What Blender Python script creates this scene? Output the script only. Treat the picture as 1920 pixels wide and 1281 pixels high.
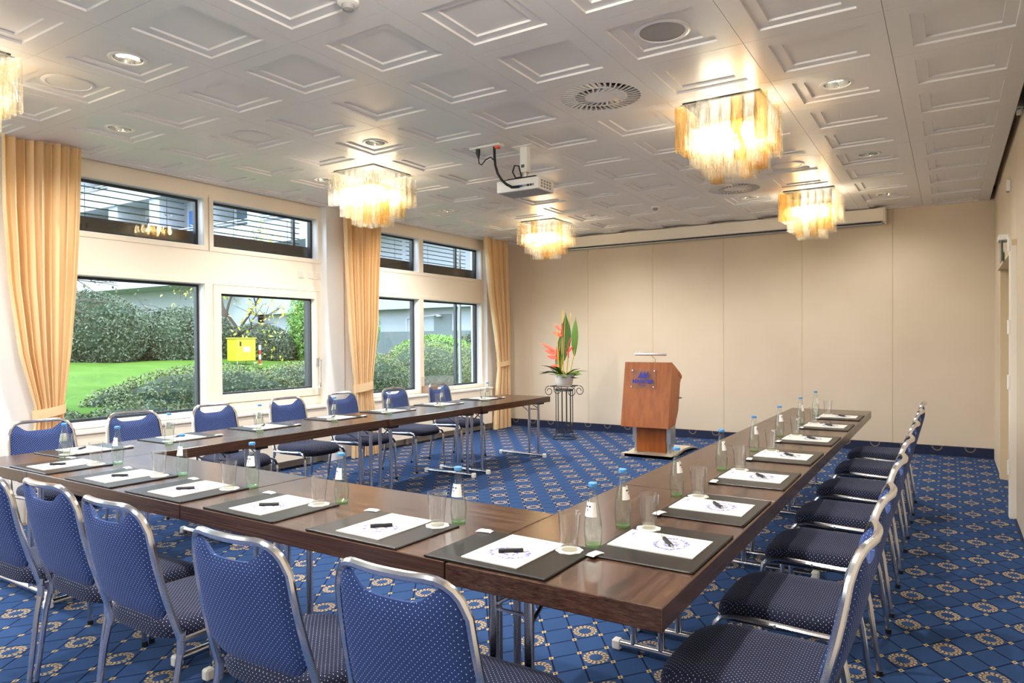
import bpy, bmesh, math, random
import numpy as np
from mathutils import Vector, Matrix

random.seed(7); rng = np.random.default_rng(7)
for o in list(bpy.data.objects): bpy.data.objects.remove(o)
SC = bpy.context.scene
COL = SC.collection
PI = math.pi

# ------------------------------------------------------------------ camera
HC = 1.4288
yaw, pit, rol = 0.56396, -0.0125, -0.00731
F_ = Vector((-math.sin(yaw)*math.cos(pit), math.cos(yaw)*math.cos(pit), math.sin(pit)))
R0 = Vector((math.cos(yaw), math.sin(yaw), 0)); U0 = R0.cross(F_)
R_ = math.cos(rol)*R0 + math.sin(rol)*U0; U_ = -math.sin(rol)*R0 + math.cos(rol)*U0
cam = bpy.data.cameras.new('camera'); camo = bpy.data.objects.new('camera', cam); COL.objects.link(camo)
M = Matrix.Identity(4)
for i in range(3):
    M[i][0] = R_[i]; M[i][1] = U_[i]; M[i][2] = -F_[i]
M[0][3], M[1][3], M[2][3] = 0, 0, HC
camo.matrix_world = M
cam.sensor_width = 36; cam.lens = 1297.8/1920*36; cam.shift_y = 14.18/1920
cam.clip_start = .05; cam.clip_end = 300
SC.camera = camo

# ------------------------------------------------------------------ view, world, sun
SC.view_settings.view_transform = 'Standard'; SC.view_settings.look = 'None'
SC.view_settings.gamma = 1; SC.view_settings.use_curve_mapping = False
SC.view_settings.exposure = 0.20
cy = SC.cycles
cy.max_bounces = 10; cy.diffuse_bounces = 5; cy.glossy_bounces = 4; cy.transmission_bounces = 8
cy.transparent_max_bounces = 40; cy.sample_clamp_indirect = 6; cy.sample_clamp_direct = 0
cy.caustics_reflective = False; cy.caustics_refractive = False; cy.use_denoising = True
w = bpy.data.worlds.new('sky'); SC.world = w; w.use_nodes = True
nt = w.node_tree; bgn = nt.nodes['Background']
tc = nt.nodes.new('ShaderNodeTexCoord'); sx = nt.nodes.new('ShaderNodeSeparateXYZ')
rp = nt.nodes.new('ShaderNodeValToRGB')
rp.color_ramp.elements[0].position = 0.0; rp.color_ramp.elements[0].color = (.84, .92, 1, 1)
rp.color_ramp.elements[1].position = .8; rp.color_ramp.elements[1].color = (.55, .75, 1, 1)
nt.links.new(tc.outputs['Generated'], sx.inputs[0]); nt.links.new(sx.outputs[2], rp.inputs[0])
nt.links.new(rp.outputs[0], bgn.inputs[0])
bgn.inputs[1].default_value = 7.0
sun = bpy.data.lights.new('sun', 'SUN'); sun.energy = 3.0; sun.angle = .25; sun.color = (1, .96, .88)
suno = bpy.data.objects.new('sun', sun); COL.objects.link(suno)
suno.rotation_euler = Vector((-.55, .45, -.7)).to_track_quat('-Z', 'Y').to_euler()
BULB = 62.0      # chandelier bulb radiance
SPOT = 105.0       # downlight power

# ------------------------------------------------------------------ helpers: materials
def srgb(r, g, b):
    f = lambda c: (c/255/12.92 if c/255 <= .04045 else ((c/255+.055)/1.055)**2.4)
    return (f(r), f(g), f(b), 1)
class X:
    """tiny expression builder over math nodes"""
    def __init__(s, t, v): s.t, s.v = t, v
    def op(s, o, *a):
        n = s.t.nodes.new('ShaderNodeMath'); n.operation = o
        for i, q in enumerate((s,)+a):
            q = q.v if isinstance(q, X) else q
            if isinstance(q, (int, float)): n.inputs[i].default_value = q
            else: s.t.links.new(q, n.inputs[i])
        return X(s.t, n.outputs[0])
    def __add__(s, o): return s.op('ADD', o)
    def __sub__(s, o): return s.op('SUBTRACT', o)
    def __mul__(s, o): return s.op('MULTIPLY', o)
    def __truediv__(s, o): return s.op('DIVIDE', o)
    def abs(s): return s.op('ABSOLUTE')
    def lt(s, o): return s.op('LESS_THAN', o)
    def gt(s, o): return s.op('GREATER_THAN', o)
    def rnd(s): return s.op('ROUND')
    def near(s): return (s - s.rnd()).abs()
    def mx(s, o): return s.op('MAXIMUM', o)
    def mn(s, o): return s.op('MINIMUM', o)
class Mt:
    def __init__(s, name, color=(.8, .8, .8, 1), rough=.5, metal=0., spec=.5, **kw):
        m = bpy.data.materials.new(name); m.use_nodes = True; s.m = m; s.t = m.node_tree
        s.b = s.t.nodes['Principled BSDF']
        s.set('Base Color', color); s.set('Roughness', rough); s.set('Metallic', metal); s.set('Specular IOR Level', spec)
        for k, v in kw.items(): s.set(k.replace('_', ' '), v)
    def set(s, k, v):
        i = s.b.inputs[k]
        if isinstance(v, X): v = v.v
        if isinstance(v, bpy.types.NodeSocket): s.t.links.new(v, i)
        else: i.default_value = v
    def node(s, ty, **kw):
        n = s.t.nodes.new(ty)
        for k, v in kw.items(): setattr(n, k, v)
        return n
    def coord(s, which='Object'):
        n = s.node('ShaderNodeTexCoord'); return n.outputs[which]
    def xyz(s, which='Object'):
        n = s.node('ShaderNodeSeparateXYZ'); s.t.links.new(s.coord(which), n.inputs[0])
        return [X(s.t, n.outputs[i]) for i in range(3)]
    def noise(s, scale, detail=3, stretch=None, rough=.5, which='Object', out='Fac'):
        n = s.node('ShaderNodeTexNoise'); n.inputs['Scale'].default_value = scale
        n.inputs['Detail'].default_value = detail; n.inputs['Roughness'].default_value = rough
        c = s.coord(which)
        if stretch:
            mp = s.node('ShaderNodeMapping'); mp.inputs['Scale'].default_value = stretch
            s.t.links.new(c, mp.inputs[0]); c = mp.outputs[0]
        s.t.links.new(c, n.inputs['Vector']); return X(s.t, n.outputs[out])
    def mix(s, fac, a, b):
        n = s.node('ShaderNodeMix', data_type='RGBA')
        for q, i in ((fac, 0), (a, 6), (b, 7)):
            q = q.v if isinstance(q, X) else q
            if isinstance(q, (int, float)): n.inputs[i].default_value = q
            elif isinstance(q, bpy.types.NodeSocket): s.t.links.new(q, n.inputs[i])
            else: n.inputs[i].default_value = q
        return n.outputs[2]
    def ramp(s, fac, stops):
        n = s.node('ShaderNodeValToRGB'); e = n.color_ramp.elements
        while len(e) < len(stops): e.new(.5)
        for q, (p, c) in zip(e, stops): q.position = p; q.color = c
        s.t.links.new(fac.v, n.inputs[0]); return n.outputs[0]
    def bump(s, h, strength=.2, dist=.005):
        n = s.node('ShaderNodeBump'); n.inputs['Strength'].default_value = strength; n.inputs['Distance'].default_value = dist
        s.t.links.new(h.v, n.inputs['Height']); s.t.links.new(n.outputs[0], s.b.inputs['Normal'])
    def shader(s, sock): s.t.links.new(sock, s.t.nodes['Material Output'].inputs[0])

MAT = {}
def simple(name, rgb, rough=.5, metal=0., spec=.5, **kw):
    MAT[name] = Mt(name, srgb(*rgb), rough, metal, spec, **kw).m; return MAT[name]
simple('chrome', (215, 215, 218), .17, 1.)
simple('brushed_steel', (205, 208, 205), .35, 1.)
simple('black_plastic', (18, 18, 20), .45)
simple('dark_iron', (70, 72, 76), .4, .8)
simple('white_paint', (236, 228, 216), .45)
simple('cool_white', (236, 238, 240), .5)
simple('white_plastic', (238, 236, 230), .4)
simple('cream', (246, 236, 218), .5)
simple('dark_seal', (40, 42, 46), .5)
simple('brown_board', (74, 62, 50), .6)
simple('slat_grey', (62, 68, 76), .4, .1)
simple('navy_skirting', (26, 36, 66), .9)
simple('grey_paint', (150, 148, 146), .5)
simple('facade_white', (150, 156, 164), .8)
simple('facade_blue', (40, 96, 170), .6)
simple('facade_glass', (70, 84, 98), .1)
simple('facade_grey', (100, 110, 112), .8)
simple('rail_white', (190, 194, 198), .5)
simple('cabinet_yellow', (168, 158, 30), .5)
simple('post_red', (190, 40, 40), .5)
simple('post_white', (240, 240, 240), .5)
simple('bark', (70, 58, 48), .9)
simple('cap_blue', (70, 140, 205), .4)
simple('label_white', (240, 240, 240), .6)
simple('coaster', (240, 236, 226), .8)
simple('mint', (242, 242, 240), .5)
simple('logo_blue', (18, 40, 170), .4)
simple('pot_white', (238, 230, 216), .5)
simple('bract_red', (215, 50, 30), .45)
simple('bract_orange', (240, 90, 60), .45)
simple('stalk_yellow', (200, 170, 60), .5)
simple('leaf_dark', (62, 92, 34), .4)
simple('leaf_mid', (84, 118, 34), .45)
simple('sign_green', (20, 130, 70), .5)
simple('niche_beige', (214, 196, 164), .55)
simple('dark_gap', (60, 52, 44), .8)
simple('box_wood', (150, 110, 80), .5)

def glassy(name, tint, refl=1.0, rough=.03, body=0., bodycol=(1, 1, 1, 1), edge=None):
    q = Mt(name); t = q.t
    tr = q.node('ShaderNodeBsdfTransparent'); tr.inputs[0].default_value = tint
    if edge:
        le = q.node('ShaderNodeLayerWeight'); le.inputs[0].default_value = .5
        t.links.new(q.mix(X(t, le.outputs['Facing']).op('POWER', 3.5), tint, edge), tr.inputs[0])
    gl = q.node('ShaderNodeBsdfGlossy'); gl.inputs['Roughness'].default_value = rough
    lw = q.node('ShaderNodeLayerWeight'); lw.inputs[0].default_value = .5
    fx = (X(t, lw.outputs['Facing']).op('POWER', 5)*.90 + .04)*refl
    mu = q.node('ShaderNodeMath', operation='MULTIPLY', use_clamp=True); t.links.new(fx.v, mu.inputs[0]); mu.inputs[1].default_value = 1
    base = tr.outputs[0]
    if body > 0:
        tl = q.node('ShaderNodeBsdfTranslucent'); tl.inputs[0].default_value = bodycol
        df = q.node('ShaderNodeBsdfDiffuse'); df.inputs[0].default_value = bodycol
        ad = q.node('ShaderNodeMixShader'); ad.inputs[0].default_value = .5
        t.links.new(tl.outputs[0], ad.inputs[1]); t.links.new(df.outputs[0], ad.inputs[2])
        mb = q.node('ShaderNodeMixShader'); mb.inputs[0].default_value = body
        t.links.new(tr.outputs[0], mb.inputs[1]); t.links.new(ad.outputs[0], mb.inputs[2]); base = mb.outputs[0]
    mx = q.node('ShaderNodeMixShader'); t.links.new(mu.outputs[0], mx.inputs[0]); t.links.new(base, mx.inputs[1]); t.links.new(gl.outputs[0], mx.inputs[2])
    q.shader(mx.outputs[0]); MAT[name] = q.m; return q
glassy('window_glass', (.96, .98, .98, 1), 1.0, .0)
glassy('tumbler_glass', (.98, .98, .975, 1), 1.15, .02, .012, edge=(.72, .73, .72, 1))
glassy('tumbler_base', (.86, .86, .82, 1), 1.2, .05, .12)
glassy('bottle_glass', (.95, .985, .965, 1), 1.2, .02, .01, edge=(.40, .60, .50, 1))
glassy('bottle_base', (.80, .95, .76, 1), 1.2, .05, .12, (.6, .95, .45, 1))
glassy('water', (.98, .985, .97, 1), .35, .02, edge=(.70, .76, .66, 1))
glassy('acrylic', (.96, .95, .94, 1), .7, .05, .05)
glassy('pen_clear', (.9, .9, .9, 1), 2., .05, .3)
def tubeglass(name, a, b, edge):
    q = Mt(name); t = q.t
    n = q.noise(9, 3, (1, 1, .35)); nb = q.noise(55, 2, (1, 1, .25))
    col = q.ramp(n, [(.35, a), (.65, b)])
    tr = q.node('ShaderNodeBsdfTransparent')
    le = q.node('ShaderNodeLayerWeight'); le.inputs[0].default_value = .5
    t.links.new(q.mix(X(t, le.outputs['Facing']).op('POWER', 2.2), col, edge), tr.inputs[0])
    bp = q.node('ShaderNodeBump'); bp.inputs['Strength'].default_value = .8; bp.inputs['Distance'].default_value = .01
    t.links.new(nb.v, bp.inputs['Height'])
    tl = q.node('ShaderNodeBsdfTranslucent'); t.links.new(col, tl.inputs[0]); t.links.new(bp.outputs[0], tl.inputs['Normal'])
    gl = q.node('ShaderNodeBsdfGlossy'); gl.inputs['Roughness'].default_value = .12; t.links.new(bp.outputs[0], gl.inputs['Normal'])
    m1 = q.node('ShaderNodeMixShader'); f1 = nb.op('SUBTRACT', .46).op('MULTIPLY', 1.4).mx(.09).mn(.34)
    t.links.new(f1.v, m1.inputs[0])
    t.links.new(tr.outputs[0], m1.inputs[1]); t.links.new(tl.outputs[0], m1.inputs[2])
    lw = q.node('ShaderNodeLayerWeight'); lw.inputs[0].default_value = .5; t.links.new(bp.outputs[0], lw.inputs['Normal'])
    fx = X(t, lw.outputs['Facing']).op('POWER', 5)*.6 + .04
    m2 = q.node('ShaderNodeMixShader'); t.links.new(fx.v, m2.inputs[0])
    t.links.new(m1.outputs[0], m2.inputs[1]); t.links.new(gl.outputs[0], m2.inputs[2])
    q.shader(m2.outputs[0]); MAT[name] = q.m
tubeglass('tube_clear', (.998, .99, .965, 1), (.985, .965, .91, 1), (.92, .86, .70, 1))
tubeglass('tube_amber', (.97, .88, .68, 1), (.93, .74, .46, 1), (.78, .52, .24, 1))
def emit(name, rgb, s):
    q = Mt(name); e = q.node('ShaderNodeEmission'); e.inputs[0].default_value = rgb; e.inputs[1].default_value = s
    q.shader(e.outputs[0]); MAT[name] = q.m
emit('bulb', (1, .90, .74, 1), BULB)
emit('spot_lamp', (1, .88, .68, 1), 9)
emit('spot_lamp_dim', (1, .88, .68, 1), 1.2)

# walls / ceiling paint
q = Mt('wall_panel', srgb(214, 198, 176), .55); n = q.noise(1.3, 2); q.set('Base Color', q.ramp(n, [(.3, srgb(210, 194, 171)), (.7, srgb(217, 202, 180))])); MAT['wall_panel'] = q.m
q = Mt('ceiling_paint', srgb(222, 220, 219), .32, spec=.45); q.bump(q.noise(260, 2), .04, .002); MAT['ceiling_paint'] = q.m
# carpet
q = Mt('carpet', rough=.95, spec=.15)
x, y, z = q.xyz()
u = (x + .0085)/.167; v = (y - 3.724)/.2275
p = (u - v - .5).near(); s_ = (u + v - .5).near()
lines = p.mn(s_).lt(.030)
dm = p.mx(s_); diamond = dm.lt(.078)*dm.gt(.032)
a = (u + v)*.5; b = (u - v)*.5; a1 = a - a.rnd(); b1 = b - b.rnd()
dx = (a1 + b1)*.167; dy = (a1 - b1)*.2275*.86
r = (dx*dx + dy*dy).op('SQRT'); ang = dy.op('ARCTAN2', dx)
ring = r.gt(.030)*r.lt(.056)
side = (r - .043).op('SIGN')
leaf = (ang*15 + side*(r - .043)*190).op('SINE').gt(-.40)
ringp = ring*leaf*((r - .043).abs().gt(.0015))
nz = q.noise(420, 2); nl = q.noise(1.5, 2)
blue = q.mix(nz, srgb(30, 54, 92), srgb(58, 90, 138))
blue = q.mix(nl*.35, blue, srgb(40, 66, 110))
c1 = q.mix(lines, blue, srgb(14, 28, 62))
c2 = q.mix(diamond, c1, srgb(200, 170, 112))
c3 = q.mix(ringp, c2, q.mix(nz, srgb(168, 138, 84), srgb(208, 182, 124)))
q.set('Base Color', c3); q.bump(q.noise(600, 2), .35, .004); MAT['carpet'] = q.m
# skirting carpet
# fabrics
def fabric(name, ax, base, lite, dot, rad):
    q = Mt(name, rough=.85, spec=.2); c = q.xyz(); cx, cz = c[ax[0]], c[ax[1]]
    S = .0165
    def lat(p, r_):
        a = (p + r_)/S; b = (p - r_)/S; a1 = a - a.rnd(); b1 = b - b.rnd(); return (a1*a1 + b1*b1).lt(rad)
    d = lat(cx, cz)
    if ax == (0, 1):
        nx, ny, nz_ = [k.abs() for k in q.xyz('Normal')]
        top = nz_.gt(.60); sx_ = nx.gt(ny)
        d = (top*d).mx((top*-1 + 1)*(sx_*lat(c[1], c[2])).mx((top*-1 + 1)*(sx_*-1 + 1)*lat(c[0], c[2])))
    w1 = q.noise(230, 2)
    col = q.mix(w1, base, lite); q.set('Base Color', q.mix(d, col, dot))
    q.set('Sheen Weight', .14); q.set('Sheen Roughness', .4); q.set('Sheen Tint', srgb(150, 165, 210))
    q.bump(q.noise(300, 2), .3, .003); MAT[name] = q.m
fabric('fabric_seat_shaded', (0, 1), srgb(19, 23, 42), srgb(38, 44, 72), srgb(200, 204, 212), .0125)  # one chair fabric throughout; the seat's shade is put into a darker colour
fabric('fabric_back_daylit', (0, 2), srgb(27, 43, 88), srgb(50, 74, 130), srgb(196, 204, 222), .0110)  # same fabric, with blue daylight put into its colour
# wenge wood, grain along local x
q = Mt('wenge', rough=.3, spec=.5)
n1 = q.noise(9, 5, (.22, 3.2, 22), .65); n2 = q.noise(60, 2, (.10, 2.5, 9))
c = q.ramp(n1, [(.3, srgb(44, 28, 21)), (.5, srgb(76, 52, 40)), (.7, srgb(104, 76, 58))])
q.set('Base Color', q.mix(n2*.5, c, srgb(38, 24, 18))); q.bump(n2, .05, .001); q.set('Roughness', n1*.10 + .18); MAT['wenge'] = q.m
q = Mt('cherry', rough=.38); n1 = q.noise(3, 4, (7, 7, .5), .6)
q.set('Base Color', q.ramp(n1, [(.3, srgb(150, 76, 22)), (.7, srgb(182, 102, 36))])); MAT['cherry'] = q.m
q = Mt('leather', srgb(24, 22, 21), .36, spec=.32); q.bump(q.noise(300, 3), .15, .002); MAT['leather'] = q.m
q = Mt('curtain', rough=.8, spec=.2); n1 = q.noise(3, 2, (1, 1, .3))
q.set('Base Color', q.ramp(n1, [(.3, srgb(243, 216, 168)), (.7, srgb(250, 230, 190))])); q.set('Sheen Weight', .15)
tl = q.node('ShaderNodeBsdfTranslucent'); tl.inputs[0].default_value = srgb(244, 208, 150); mx = q.node('ShaderNodeMixShader'); mx.inputs[0].default_value = .30
q.t.links.new(q.b.outputs[0], mx.inputs[1]); q.t.links.new(tl.outputs[0], mx.inputs[2]); q.shader(mx.outputs[0]); MAT['curtain'] = q.m
# printed pad: swirl of lilac rings on white
q = Mt('pad_print', rough=.75, spec=.2); x, y, z = q.xyz()
dx = x - .005; dy = y + .035
r = (dx*dx + dy*dy*1.6).op('SQRT'); ang = dy.op('ARCTAN2', dx)
nz = q.noise(38, 3); nz2 = q.noise(140, 2)
ringy = ((r*26) + nz*.7).near().lt(.22)
tex = (nz2.gt(.44)*ringy*r.lt(.080)*r.gt(.014)).mx((nz.gt(.56)*r.lt(.055))*.45)
head = ((y - .118).abs().lt(.004))*((x - .055).abs().lt(.020))*nz2.gt(.46)
ink = q.mix(nz, srgb(62, 62, 128), srgb(140, 132, 184))
cc = q.mix((tex + head).mn(1), srgb(222, 219, 213), ink); q.set('Base Color', cc); MAT['pad_print'] = q.m
q = Mt('grass', rough=.9, spec=.1); n1 = q.noise(1.2, 4); n2 = q.noise(40, 3)
q.set('Base Color', q.mix(n2*.6, q.ramp(n1, [(.3, srgb(76, 104, 30)), (.7, srgb(98, 124, 44))]), srgb(56, 84, 24))); MAT['grass'] = q.m
def foliage(name, a, b, c):
    q = Mt(name, rough=.5, spec=.4); n1 = q.noise(2.2, 3); n2 = q.noise(30, 2)
    q.set('Base Color', q.mix(n2, q.ramp(n1, [(.35, a), (.65, b)]), c)); MAT[name] = q.m
foliage('hedge_leaf', srgb(62, 88, 56), srgb(100, 118, 64), srgb(136, 136, 92))
foliage('ivy_leaf', srgb(46, 78, 58), srgb(74, 110, 82), srgb(100, 94, 72))
foliage('laurel_leaf', srgb(56, 106, 40), srgb(96, 146, 54), srgb(126, 160, 72))
foliage('yellow_leaf', srgb(180, 170, 50), srgb(206, 190, 70), srgb(150, 150, 50))
foliage('twig_leaf', srgb(98, 96, 70), srgb(120, 118, 84), srgb(84, 86, 70))
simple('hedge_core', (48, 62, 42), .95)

# ------------------------------------------------------------------ helpers: meshes
class MB:
    def __init__(s): s.v = []; s.f = []
    def add(s, v, f):
        k = len(s.v); s.v += [tuple(q) for q in v]; s.f += [tuple(i+k for i in q) for q in f]; return s
    def box(s, x0, x1, y0, y1, z0, z1):
        return s.add([(x0,y0,z0),(x1,y0,z0),(x1,y1,z0),(x0,y1,z0),(x0,y0,z1),(x1,y0,z1),(x1,y1,z1),(x0,y1,z1)],
                     [(0,3,2,1),(4,5,6,7),(0,1,5,4),(1,2,6,5),(2,3,7,6),(3,0,4,7)])
    def rbox(s, x0, x1, y0, y1, z0, z1, b=.003, seg=1):
        bm = bmesh.new(); bmesh.ops.create_cube(bm, size=1)
        for q in bm.verts: q.co = Vector(((x0+x1)/2+q.co.x*(x1-x0), (y0+y1)/2+q.co.y*(y1-y0), (z0+z1)/2+q.co.z*(z1-z0)))
        bmesh.ops.bevel(bm, geom=bm.edges[:], offset=b, segments=seg, affect='EDGES', profile=.5)
        bm.verts.index_update()
        s.add([q.co[:] for q in bm.verts], [[q.index for q in f.verts] for f in bm.faces]); bm.free(); return s
    def tube(s, pts, r, n=8, closed=False, cap=True):
        P = [Vector(p) for p in pts]; N = len(P); rings = []
        rr = r if isinstance(r, (list, tuple)) else [r]*N
        T = []
        for i in range(N):
            a = P[(i-1) % N] if (closed or i > 0) else P[i]; b = P[(i+1) % N] if (closed or i < N-1) else P[i]
            T.append((b-a).normalized())
        up = Vector((0, 0, 1)) if abs(T[0].z) < .9 else Vector((1, 0, 0))
        nrm = (up - T[0]*up.dot(T[0])).normalized(); V = []; Fc = []
        for i in range(N):
            nrm = (nrm - T[i]*nrm.dot(T[i])).normalized(); bi = T[i].cross(nrm)
            for k in range(n):
                an = 2*PI*k/n; V.append(P[i] + (nrm*math.cos(an)+bi*math.sin(an))*rr[i])
        for i in range(N if closed else N-1):
            j = (i+1) % N
            for k in range(n): Fc.append((i*n+k, i*n+(k+1) % n, j*n+(k+1) % n, j*n+k))
        if cap and not closed: Fc.append(tuple(range(n))[::-1]); Fc.append(tuple((N-1)*n+k for k in range(n)))
        return s.add(V, Fc)
    def cyl(s, c, r, h, n=16, r2=None):
        return s.tube([c, (c[0], c[1], c[2]+h)], [r, r if r2 is None else r2], n)
    def lathe(s, prof, c=(0, 0, 0), n=20, capb=True, capt=False):
        V = []; Fc = []
        for r, z in prof:
            for k in range(n): V.append((c[0]+r*math.cos(2*PI*k/n), c[1]+r*math.sin(2*PI*k/n), c[2]+z))
        for i in range(len(prof)-1):
            for k in range(n): Fc.append((i*n+k, i*n+(k+1) % n, (i+1)*n+(k+1) % n, (i+1)*n+k))
        if capb: Fc.append(tuple(range(n))[::-1])
        if capt: Fc.append(tuple((len(prof)-1)*n+k for k in range(n)))
        return s.add(V, Fc)
    def prism(s, poly, axis, a, b):
        """extrude a 2-D polygon along axis (0,1,2) from a to b"""
        n = len(poly)
        def pt(p, t): q = list(p); q.insert(axis, t); return q
        V = [pt(p, a) for p in poly]+[pt(p, b) for p in poly]
        return s.add(V, [tuple(range(n))[::-1], tuple(range(n, 2*n))]+[(i, (i+1) % n, n+(i+1) % n, n+i) for i in range(n)])
    def frame(s, x0, x1, y0, y1, z0, z1, t):
        """rectangular ring in the y-z plane, thickness t inside the given outline"""
        s.box(x0, x1, y0, y1, z0, z0+t); s.box(x0, x1, y0, y1, z1-t, z1)
        s.box(x0, x1, y0, y0+t, z0+t, z1-t); s.box(x0, x1, y1-t, y1, z0+t, z1-t); return s
    def mesh(s, name, mat, smooth=False):
        me = bpy.data.meshes.new(name); me.from_pydata(s.v, [], s.f); me.validate(); me.update()
        bm = bmesh.new(); bm.from_mesh(me); bmesh.ops.recalc_face_normals(bm, faces=bm.faces[:]); bm.to_mesh(me); bm.free()
        if smooth:
            me.shade_smooth(); me.set_sharp_from_angle(angle=math.radians(40))
        me.materials.append(MAT[mat]); return me
def link(name, me, parent=None, loc=None, rz=None):
    o = bpy.data.objects.new(name, me); COL.objects.link(o)
    if parent: o.parent = parent
    if loc is not None: o.location = loc
    if rz is not None: o.rotation_euler = (0, 0, rz)
    return o
def part(name, mb, mat, parent=None, smooth=False, **kw):
    return link(name, mb.mesh(name, mat, smooth), parent, **kw)
def tag(o, label, cat, group=None, kind=None):
    o['label'] = label; o['category'] = cat
    if group: o['group'] = group
    if kind: o['kind'] = kind
    return o
def thing(name, label, cat, loc=(0, 0, 0), rz=0, group=None):
    return tag(link(name, None, None, loc, rz), label, cat, group)
def struct(name, mb=None, mat=None, parent=None):
    o = part(name, mb, mat, parent) if mb else link(name, None, parent)
    if parent is None: o['kind'] = 'structure'
    return o
def dup(root, loc, rz, label, group=None):
    r = root.copy(); COL.objects.link(r); r.location = loc; r.rotation_euler = (0, 0, rz); r['label'] = label
    if group: r['group'] = group
    for ch in root.children:
        c = ch.copy(); COL.objects.link(c); c.parent = r
        for g in ch.children:
            d = g.copy(); COL.objects.link(d); d.parent = c
    return r
ORD = ['first', 'second', 'third', 'fourth', 'fifth', 'sixth', 'seventh', 'eighth']

# ------------------------------------------------------------------ room shell
CZ = 3.0288; T = .66987; TX0, TY0 = -3.6256, 1.8534
YF = 9.84; XR = .44; XG = -6.36
struct('floor', MB().box(-6.62, .9, -5.4, 10.0, -.12, 0), 'carpet')
ceil = struct('ceiling', MB().box(-6.62, .9, -5.4, 10.0, 3.20, 3.36), 'niche_beige')
def tile_mesh():
    h = T/2 - .0012; m = MB(); lev = [(h, .012), (h, 0), (h-.105, 0), (h-.107, .011), (h-.165, .011), (h-.167, .022)]
    V = []; Fc = []
    for d, zz in lev: V += [(-d, -d, zz), (d, -d, zz), (d, d, zz), (-d, d, zz)]
    for i in range(len(lev)-1):
        for k in range(4): Fc.append((i*4+k, i*4+(k+1) % 4, i*4+4+(k+1) % 4, i*4+4+k))
    Fc.append(tuple(len(lev)*4-4+k for k in range(4))); m.add(V, Fc)
    return m.mesh('tile', 'ceiling_paint')
def hole_tile(rad):
    h = T/2 - .0012; hh = h-.167; m = MB(); lev = [(h, .012), (h, 0), (h-.105, 0), (h-.107, .011), (h-.165, .011), (hh, .022)]
    V = []; Fc = []
    for d, zz in lev: V += [(-d, -d, zz), (d, -d, zz), (d, d, zz), (-d, d, zz)]
    for i in range(len(lev)-1):
        for k in range(4): Fc.append((i*4+k, i*4+(k+1) % 4, i*4+4+(k+1) % 4, i*4+4+k))
    n = 32; k0 = len(V)
    for k in range(n):
        an = 2*PI*k/n; c_, s2 = math.cos(an), math.sin(an); e = hh/max(abs(c_), abs(s2)); V += [(e*c_, e*s2, .022), (rad*c_, rad*s2, .022)]
    for k in range(n): a_, b_ = k0+2*k, k0+2*((k+1) % n); Fc.append((a_, b_, b_+1, a_+1))
    return m.add(V, Fc).mesh('tile', 'ceiling_paint')
def flat_tile():
    h = T/2 - .0012; return MB().box(-h, h, -h, h, 0, .012).mesh('tile', 'ceiling_paint')
tme = tile_mesh()
VENTS = [(2, 3), (2, 8)]; hme = hole_tile(.080)
DOWN = [(-1, 0), (-3, 1), (-1, 3), (-3, 4), (-3, 7), (4, 4), (4, 7), (4, 10), (2, 9), (-1, 9)]
for i in range(-4, 6):
    for j in range(-10, 12):
        if (i, j) in VENTS: continue
        link('tile', hme if (i, j) in DOWN else tme, ceil, (TX0+(i+.5)*T, TY0+(j+.5)*T, CZ))
tc_ = lambda i, j: (TX0+(i+.5)*T, TY0+(j+.5)*T)
# soffit edge along the right and the dark gap beyond it
part('edge_trim', MB().box(.380, .392, -5, YF-.03, CZ-.004, CZ+.10), 'ceiling_paint', ceil)

# far wall of tall fabric panels
wf = struct('wall_far', MB().box(-6.62, .9, YF+.02, YF+.2, 0, 3.3), 'dark_gap')
seams = [-6.6, -5.844, -4.802, -3.738, -2.691, -1.658, -.600, .458, .80]
for a_, b_ in zip(seams[:-1], seams[1:]):
    part('panel', MB().rbox(a_+.004, b_-.004, YF, YF+.025, .115, 3.15, .004), 'wall_panel', wf)
    if -6 < a_ < .3: part('joint_strip', MB().box(a_-.0035, a_+.0035, YF+.004, YF+.02, .115, 3.15), 'niche_beige', wf)
bb = struct('baseboard_far', MB().box(-6.4, .6, YF-.012, YF+.02, 0, .115), 'navy_skirting')
# half wreaths woven in the skirting
q = Mt('skirt_wreath', srgb(150, 134, 104), .9); MAT['skirt_wreath'] = q.m
for k in range(20):
    xx = -6.15 + k*.3345; m = MB()
    for an in np.linspace(PI*1.02, PI*1.98, 9):
        cxx, czz = xx+.050*math.cos(an), .112+.050*math.sin(an)
        m.add([(cxx+.011*math.cos(an+t_*PI/2), YF-.0135, czz+.007*math.sin(an+t_*PI/2)) for t_ in range(4)], [(0, 1, 2, 3)])
    part('wreath', m, 'skirt_wreath', bb)
# right wall with a shallow door niche
wr = struct('wall_right', MB().box(XR+.16, .9, -5.4, 10, 0, 3.3), 'wall_panel')
for (ya, yb, za, zb) in [(-5.3, -2.2, .0, 3.2), (-2.196, 2.0, .0, 3.2), (2.004, 4.3, 0, 3.2), (4.304, 6.66, 0, 3.2), (8.50, YF, 2.16, 3.2), (7.6, 8.496, 2.16, 3.2), (6.664, 7.596, 2.16, 3.2), (8.53, YF, 0, 2.16)]:
    part('panel', MB().box(XR, XR+.16, ya, yb, za, zb), 'wall_panel', wr)
dr = struct('door_1')
part('door_leaf', MB().rbox(XR+.115, XR+.155, 6.76, 8.5, .01, 2.11, .004), 'niche_beige', dr)
part('jamb', MB().box(XR-.012, XR+.155, 8.47, 8.60, 0, 2.13), 'niche_beige', dr)
part('header', MB().box(XR-.03, XR+.155, 6.66, 8.60, 2.10, 2.19), 'niche_beige', dr)
part('jamb', MB().rbox(XR-.045, XR+.03, 6.64, 6.75, 0, 2.14, .006), 'white_paint', dr)
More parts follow.
